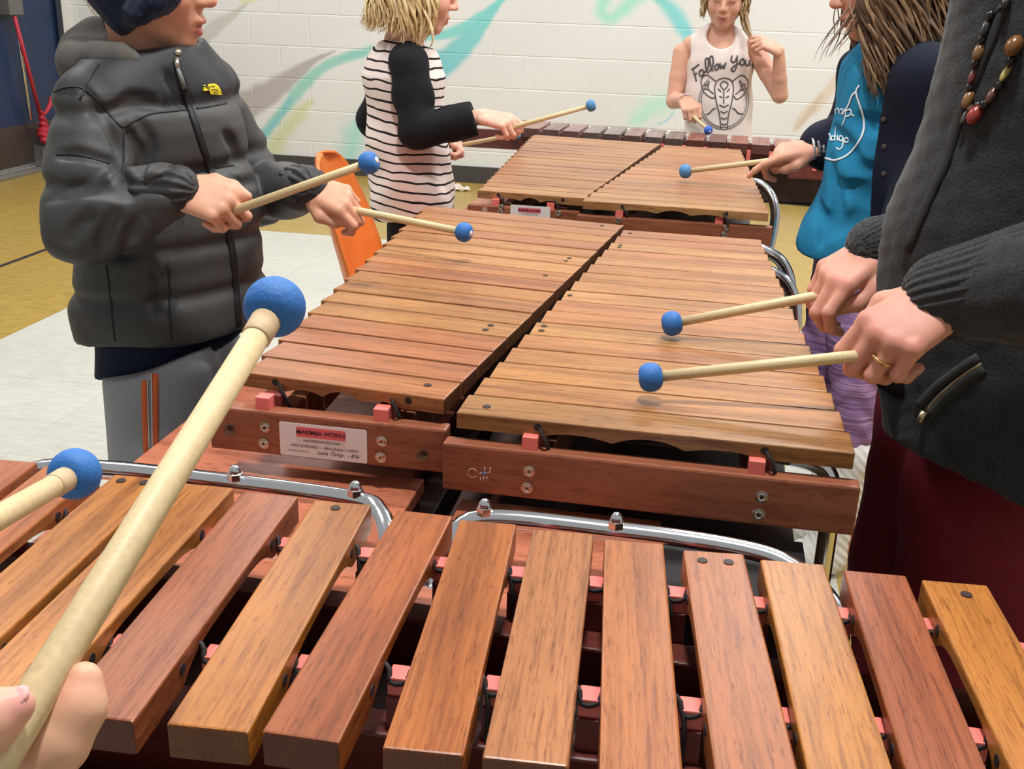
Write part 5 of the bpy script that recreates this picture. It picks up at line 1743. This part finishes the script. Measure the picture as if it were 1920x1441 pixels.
# ============ adult in the charcoal cardigan
AD = empty('person', (0.40, 1.26, 0), 'adult in a charcoal knit cardigan, bead necklace and maroon trousers at the right edge', 'person')
gA = A(1652, 662, 1.055)
bA = A(1220, 707, 1.028)
hN = hand(gA, (-.74, -.40, -.46), (-.22, -.62, .74), (-.70, .70, .1), .94, curls=[(42, 78, 45), (46, 80, 45), (50, 80, 45), (52, 76, 45)])
gB = A(1556, 550, 1.262)
bB = A(1260, 606, 1.249)
hF = hand(gB, (-.72, -.52, -.38), (-.10, -.25, .96), (-.6, -.75, -.1), .88, curls=[(30, 62, 40), (40, 70, 42), (48, 76, 45), (52, 76, 45)])
mallet('blue mallet nearest the viewer in the ringed hand of the adult in the cardigan', ext(bA, gA, 1.16), bA, .0150)
mallet('blue mallet in the farther hand of the adult in the cardigan', ext(bB, gB, 1.12), bB, .0150)
nA = np.array([.44, 1.25, 1.40])
t0, t1, t2 = np.array([.42, 1.25, 1.22]), np.array([.40, 1.25, .95]), np.array([.385, 1.30, .74])
elN = A(2040, 500, 1.02); shN = np.array([.47, 1.06, 1.31])
elF = A(1835, 450, 1.38); shF = np.array([.43, 1.43, 1.31])
hp, hs, hn, hm = head(np.array([.41, 1.25, 1.56]), (-.95, 0, -.25), (0, 0, 1), 1.0, 0)
prm = hp + [seg(hn, nA, .055, .055, .03)] + chain([nA, t0, t1, t2], [.05, .07, .07, .06], .03) + [seg(nA, shN, .04, .04, .03), seg(nA, shF, .04, .04, .03)] \
    + chain([shN, elN, hN[1]], [.04, .034, .026], .02) + chain([shF, elF, hF[1]], [.04, .034, .026], .02) + chain([t2, (.387, 1.26, .45), (.387, 1.26, .05)], [.05, .05, .045], .02) + chain([t2, (.336, 1.38, .45), (.336, 1.38, .05)], [.05, .05, .045], .02)
def ad_paint(V, C):
    face_paint(V, C, hm)
    for hh_ in (hN, hF):
        T_ = hh_[2][0]
        for i_ in range(4):
            paint(V, C, T_((.088, .092, .087, .077)[i_], (.029, .0098, -.0098, -.0275)[i_], .010), .014, (204, 120, 104), .9, .45)
        paint(V, C, T_(.106, .026, -.022), .006, (232, 190, 176), .5, .7)
body(AD, prm, hs, [hN[0], hF[0]], .0052, ad_paint, skin=(206, 146, 126), hh=.0019)
CH_ = (52, 53, 54)
kp = chain([(.435, 1.245, 1.33), A(2140, -60, 1.24), A(2072, 200, 1.24), A(1982, 450, 1.24), A(1962, 640, 1.24), A(1985, 820, 1.22), A(1990, 960, 1.20)], [.13, .16, .170, .176, .176, .178, .178], .04, (np.array([0, 1, 0]), 1.55))
kp += [seg((.44, 1.25, 1.36), shN, .06, .075, .05), seg((.44, 1.25, 1.36), shF, .06, .07, .05)]
kp += chain([shN, ext(shN, elN, .5), elN], [.078, .072, .066], .02) + chain([shF, ext(shF, elF, .5), elF], [.075, .068, .062], .03) + chain([elF, ext(elF, hF[1], .6), ext(elF, hF[1], .88)], [.058, .050, .043], .02)
kp += chain([elN, ext(elN, hN[1], .5), ext(elN, hN[1], .85)], [.066, .060, .051], .010)
kf = folds(51, .007, 20, 6); kf2 = folds(52, .0012, 230, 6)
knit, kb = cloth('cardigan', AD, kp, .0052, KNIT, CH_, cuts=[(A(1850, 962, 1.05), (-.12, 0, -1)), (A(1690, 800, 1.02), (-1, -.25, -.25))], disp=lambda P: kf(P) + kf2(P), sm=0)
# ribbed cuffs
for (w_, e_, r_) in ((hN[1], elN, .047), (hF[1], elF, .040)):
    d_ = unit(w_ - e_); u_ = unit(np.cross(d_, (0, 0, 1))); v2 = np.cross(u_, d_)
    L_ = np.linalg.norm(w_ - e_)
    def rib(P, w_=w_, u_=u_, v2=v2):
        q = P - w_
        return .0016 * np.sin(np.arctan2(q @ v2, q @ u_) * 30)
    V, Fq = sdf_net([seg(w_ - d_ * .085, w_ + d_ * .008, r_ + .006, r_ - .003, .01)], .0024, disp=rib)
    link('ribbed_cuff', mesh_np('cuff', V, Fq, const_col(V, (52, 54, 55))), KNIT, knit)
# pocket zip
gold = plain('zip_brass', (186, 170, 140), .3, .8)
zl = [(1738, 768), (1765, 738), (1800, 708), (1840, 680)]
drape('pocket_zip', kb, [[(1722, 762), (1752, 728), (1790, 698), (1835, 668)], [(1742, 778), (1770, 748), (1806, 716), (1845, 690)]], .010, plain('zip_rib', (44, 45, 46), .8), knit, flat=.5)
drape('zip_teeth', kb, [zl], .0042, gold, knit, flat=.5, lift=.001)
a_, n_ = hit(kb, 1738, 770)
if a_ is not None:
    tube('zip_puller', [a_ + n_ * .004, a_ + n_ * .006 + np.array([-.003, 0, -.012])], [.004, .0035], gold, knit, 8)
# front edge folds and hem
drape('front_edge', kb, [[(1884, 10), (1845, 110), (1805, 205), (1775, 300), (1735, 390), (1702, 470)]], .012, plain('knit_dark', (44, 44, 44), .95), knit, flat=.6)
# inner black layer and maroon trousers
cloth('black_top', AD, chain([A(1760, 620, 1.22), A(1715, 700, 1.22), A(1705, 738, 1.22)], [.05, .040, .036], .02), .005, COTTON, (24, 20, 22), cuts=[(A(1660, 735, 1.2), (-.2, 0, -1))])
tp_ = chain([A(1890, 760, 1.29), A(1850, 950, 1.28), A(1830, 1150, 1.26), A(1830, 1150, 1.26) * [1, 1, 0] + [0, 0, .10]], [.095, .10, .105, .10], .02) + chain([A(1810, 740, 1.36), A(1757, 900, 1.38), A(1722, 1050, 1.38), A(1722, 1050, 1.38) * [1, 1, 0] + [0, 0, .10]], [.095, .094, .092, .085], .008)
trs, tb2 = cloth('trousers', AD, tp_, .006, VELVET, (118, 32, 46), disp=folds(55, .005, 22))
# ring
T_, X_, Y_, Zd_ = hN[2][0], hN[2][1], hN[2][2], hN[2][3]
rc = T_(.087, -.0098, 0) + .020 * unit(X_ * math.cos(math.radians(50)) - Zd_ * math.sin(math.radians(50)))
rax = unit(X_ * math.cos(math.radians(50)) - Zd_ * math.sin(math.radians(50)))
ru = unit(np.cross(rax, Y_))
tube('ring', [rc + .0108 * (math.cos(a_) * Y_ + math.sin(a_) * ru) for a_ in np.linspace(0, 6.2832, 26)], .0017, plain('gold', (226, 190, 120), .2, 1.0), AD, 8)
AHAIR = [(96, 80, 66), (120, 100, 84)]
capp = [ell(hm['P'](-.03, 0, .036), np.array((.102, .088, .094)), .02, hm['M'])]
cloth('hair_cap', AD, capp, .006, HAIR, (100, 82, 66))
hair_locks('hair', AD, hm['P'], 1.0, 90, (.9, 3.14), .10, AHAIR, 56)
# bead necklace: two strings meeting at a red drop
NK = bpy.data.objects.new('necklace', None); COL.objects.link(NK); NK.parent = AD; NK.matrix_basis = wl(AD).inverted()
def bead(px, py, rl, rw, rgb, ang, Y=None):
    a_, n_ = hit(kb, px, py)
    if a_ is None: a_, n_ = A(px, py, 1.0), np.array([0, -1., 0])
    if Y: a_ = A(px, py, Y)
    ax = CAM_R[:, 0] * math.cos(ang) + CAM_R[:, 2] * math.sin(ang)
    rl, rw = rl * .86, rw * .74
    c_ = a_ + n_ * rw * .9
    pf = [(rl * math.sin(x_), rw * max(math.cos(x_), 0)) for x_ in np.linspace(-1.5708, 1.5708, 9)]
    V, Fq = lathe_np(pf, c_, ax, 10)
    link('bead', mesh_np('bead', V, Fq), plain('bead_%d_%d_%d' % rgb, rgb, .25), NK)
    return c_
up = math.radians(65)
st1 = [(1890, 6, .008, .006, (30, 24, 22)), (1862, 28, .006, .006, (24, 20, 20)), (1853, 52, .013, .006, (36, 34, 36)), (1846, 74, .006, .006, (24, 20, 20)), (1843, 97, .012, .0075, (112, 80, 48)), (1833, 121, .0065, .0065, (24, 20, 20)),
       (1828, 142, .011, .005, (98, 40, 40)), (1824, 164, .006, .006, (24, 20, 20)), (1820, 186, .012, .007, (120, 84, 44)), (1821, 200, .004, .004, (190, 170, 160))]
st2 = [(1908, 86, .013, .011, (116, 76, 40)), (1899, 114, .0065, .0065, (24, 20, 20)), (1888, 136, .012, .0048, (170, 150, 84)), (1878, 160, .0065, .0065, (24, 20, 20)), (1863, 178, .012, .006, (84, 54, 44)), (1851, 195, .007, .007, (22, 18, 18)), (1836, 197, .005, .005, (60, 50, 50)),
       (1834, 214, .013, .0095, (140, 52, 44)), (1816, 216, .012, .005, (70, 62, 62))]
c1_ = [bead(x_, y_, l_, w_, c_, up) for (x_, y_, l_, w_, c_) in st1]
c2_ = [bead(x_, y_, l_, w_, c_, math.radians(58)) for (x_, y_, l_, w_, c_) in st2]
tube('string', c1_ + c2_[::-1][1:], .0012, black, NK, 5)

# ============ the hand at the bottom left
FH = empty('person', dist_pt(-60, 1560, .33), 'bare hand at the bottom left corner pinching a large mallet', 'person')
D_ = dist_pt
fp = []
fp += chain([D_(-80, 1610, .342), D_(20, 1475, .345), D_(106, 1392, .349), D_(146, 1326, .352), D_(157, 1274, .354)], [.016, .0118, .0098, .0084, .0060], .005)       # index finger
fp += chain([D_(-220, 1500, .318), D_(-110, 1402, .320), D_(-24, 1352, .322), D_(30, 1322, .324)], [.016, .0105, .0092, .0056], .005)  # thumb
fp += chain([D_(-60, 1700, .37), D_(70, 1530, .385), D_(95, 1470, .39)], [.016, .0105, .009], .006)                                    # middle finger folded behind
fp += [seg(D_(-190, 1560, .330), D_(-20, 1660, .355), .024, .020, .02), seg(D_(-120, 1700, .345), D_(-20, 1700, .36), .028, .024, .03), seg(D_(-150, 1720, .34), D_(-300, 2100, .30), .030, .030, .03),
       seg(D_(-70, 1760, .375), D_(60, 1600, .40), .016, .010, .006), seg(D_(60, 1600, .40), D_(70, 1560, .40), .010, .009, .006), seg(D_(-100, 1800, .375), D_(40, 1680, .41), .014, .009, .006)]
V, Fq = sdf_net(fp, .0013)
C = const_col(V, (216, 168, 138))
paint(V, C, D_(38, 1316, .320), .009, (226, 150, 150), .9, .7)
paint(V, C, D_(130, 1290, .35), .012, (226, 150, 124), .9, .5)
link('body', mesh_np('hand', V, Fq, C), SKIN, FH)
nl = [ell(D_(30, 1307, .3216), (.0046, .0034, .0010), .002, np.array([unit(D_(30, 1316, .322) - D_(-22, 1362, .318)), unit(np.cross(unit(D_(30, 1316, .322) - D_(-22, 1362, .318)), (0, -.5, .85))), unit((0, -.5, .85))]))]
V, Fq = sdf_net(nl, .0008)
link('thumbnail', mesh_np('nail', V, Fq), plain('nail', (226, 166, 162), .45), FH)
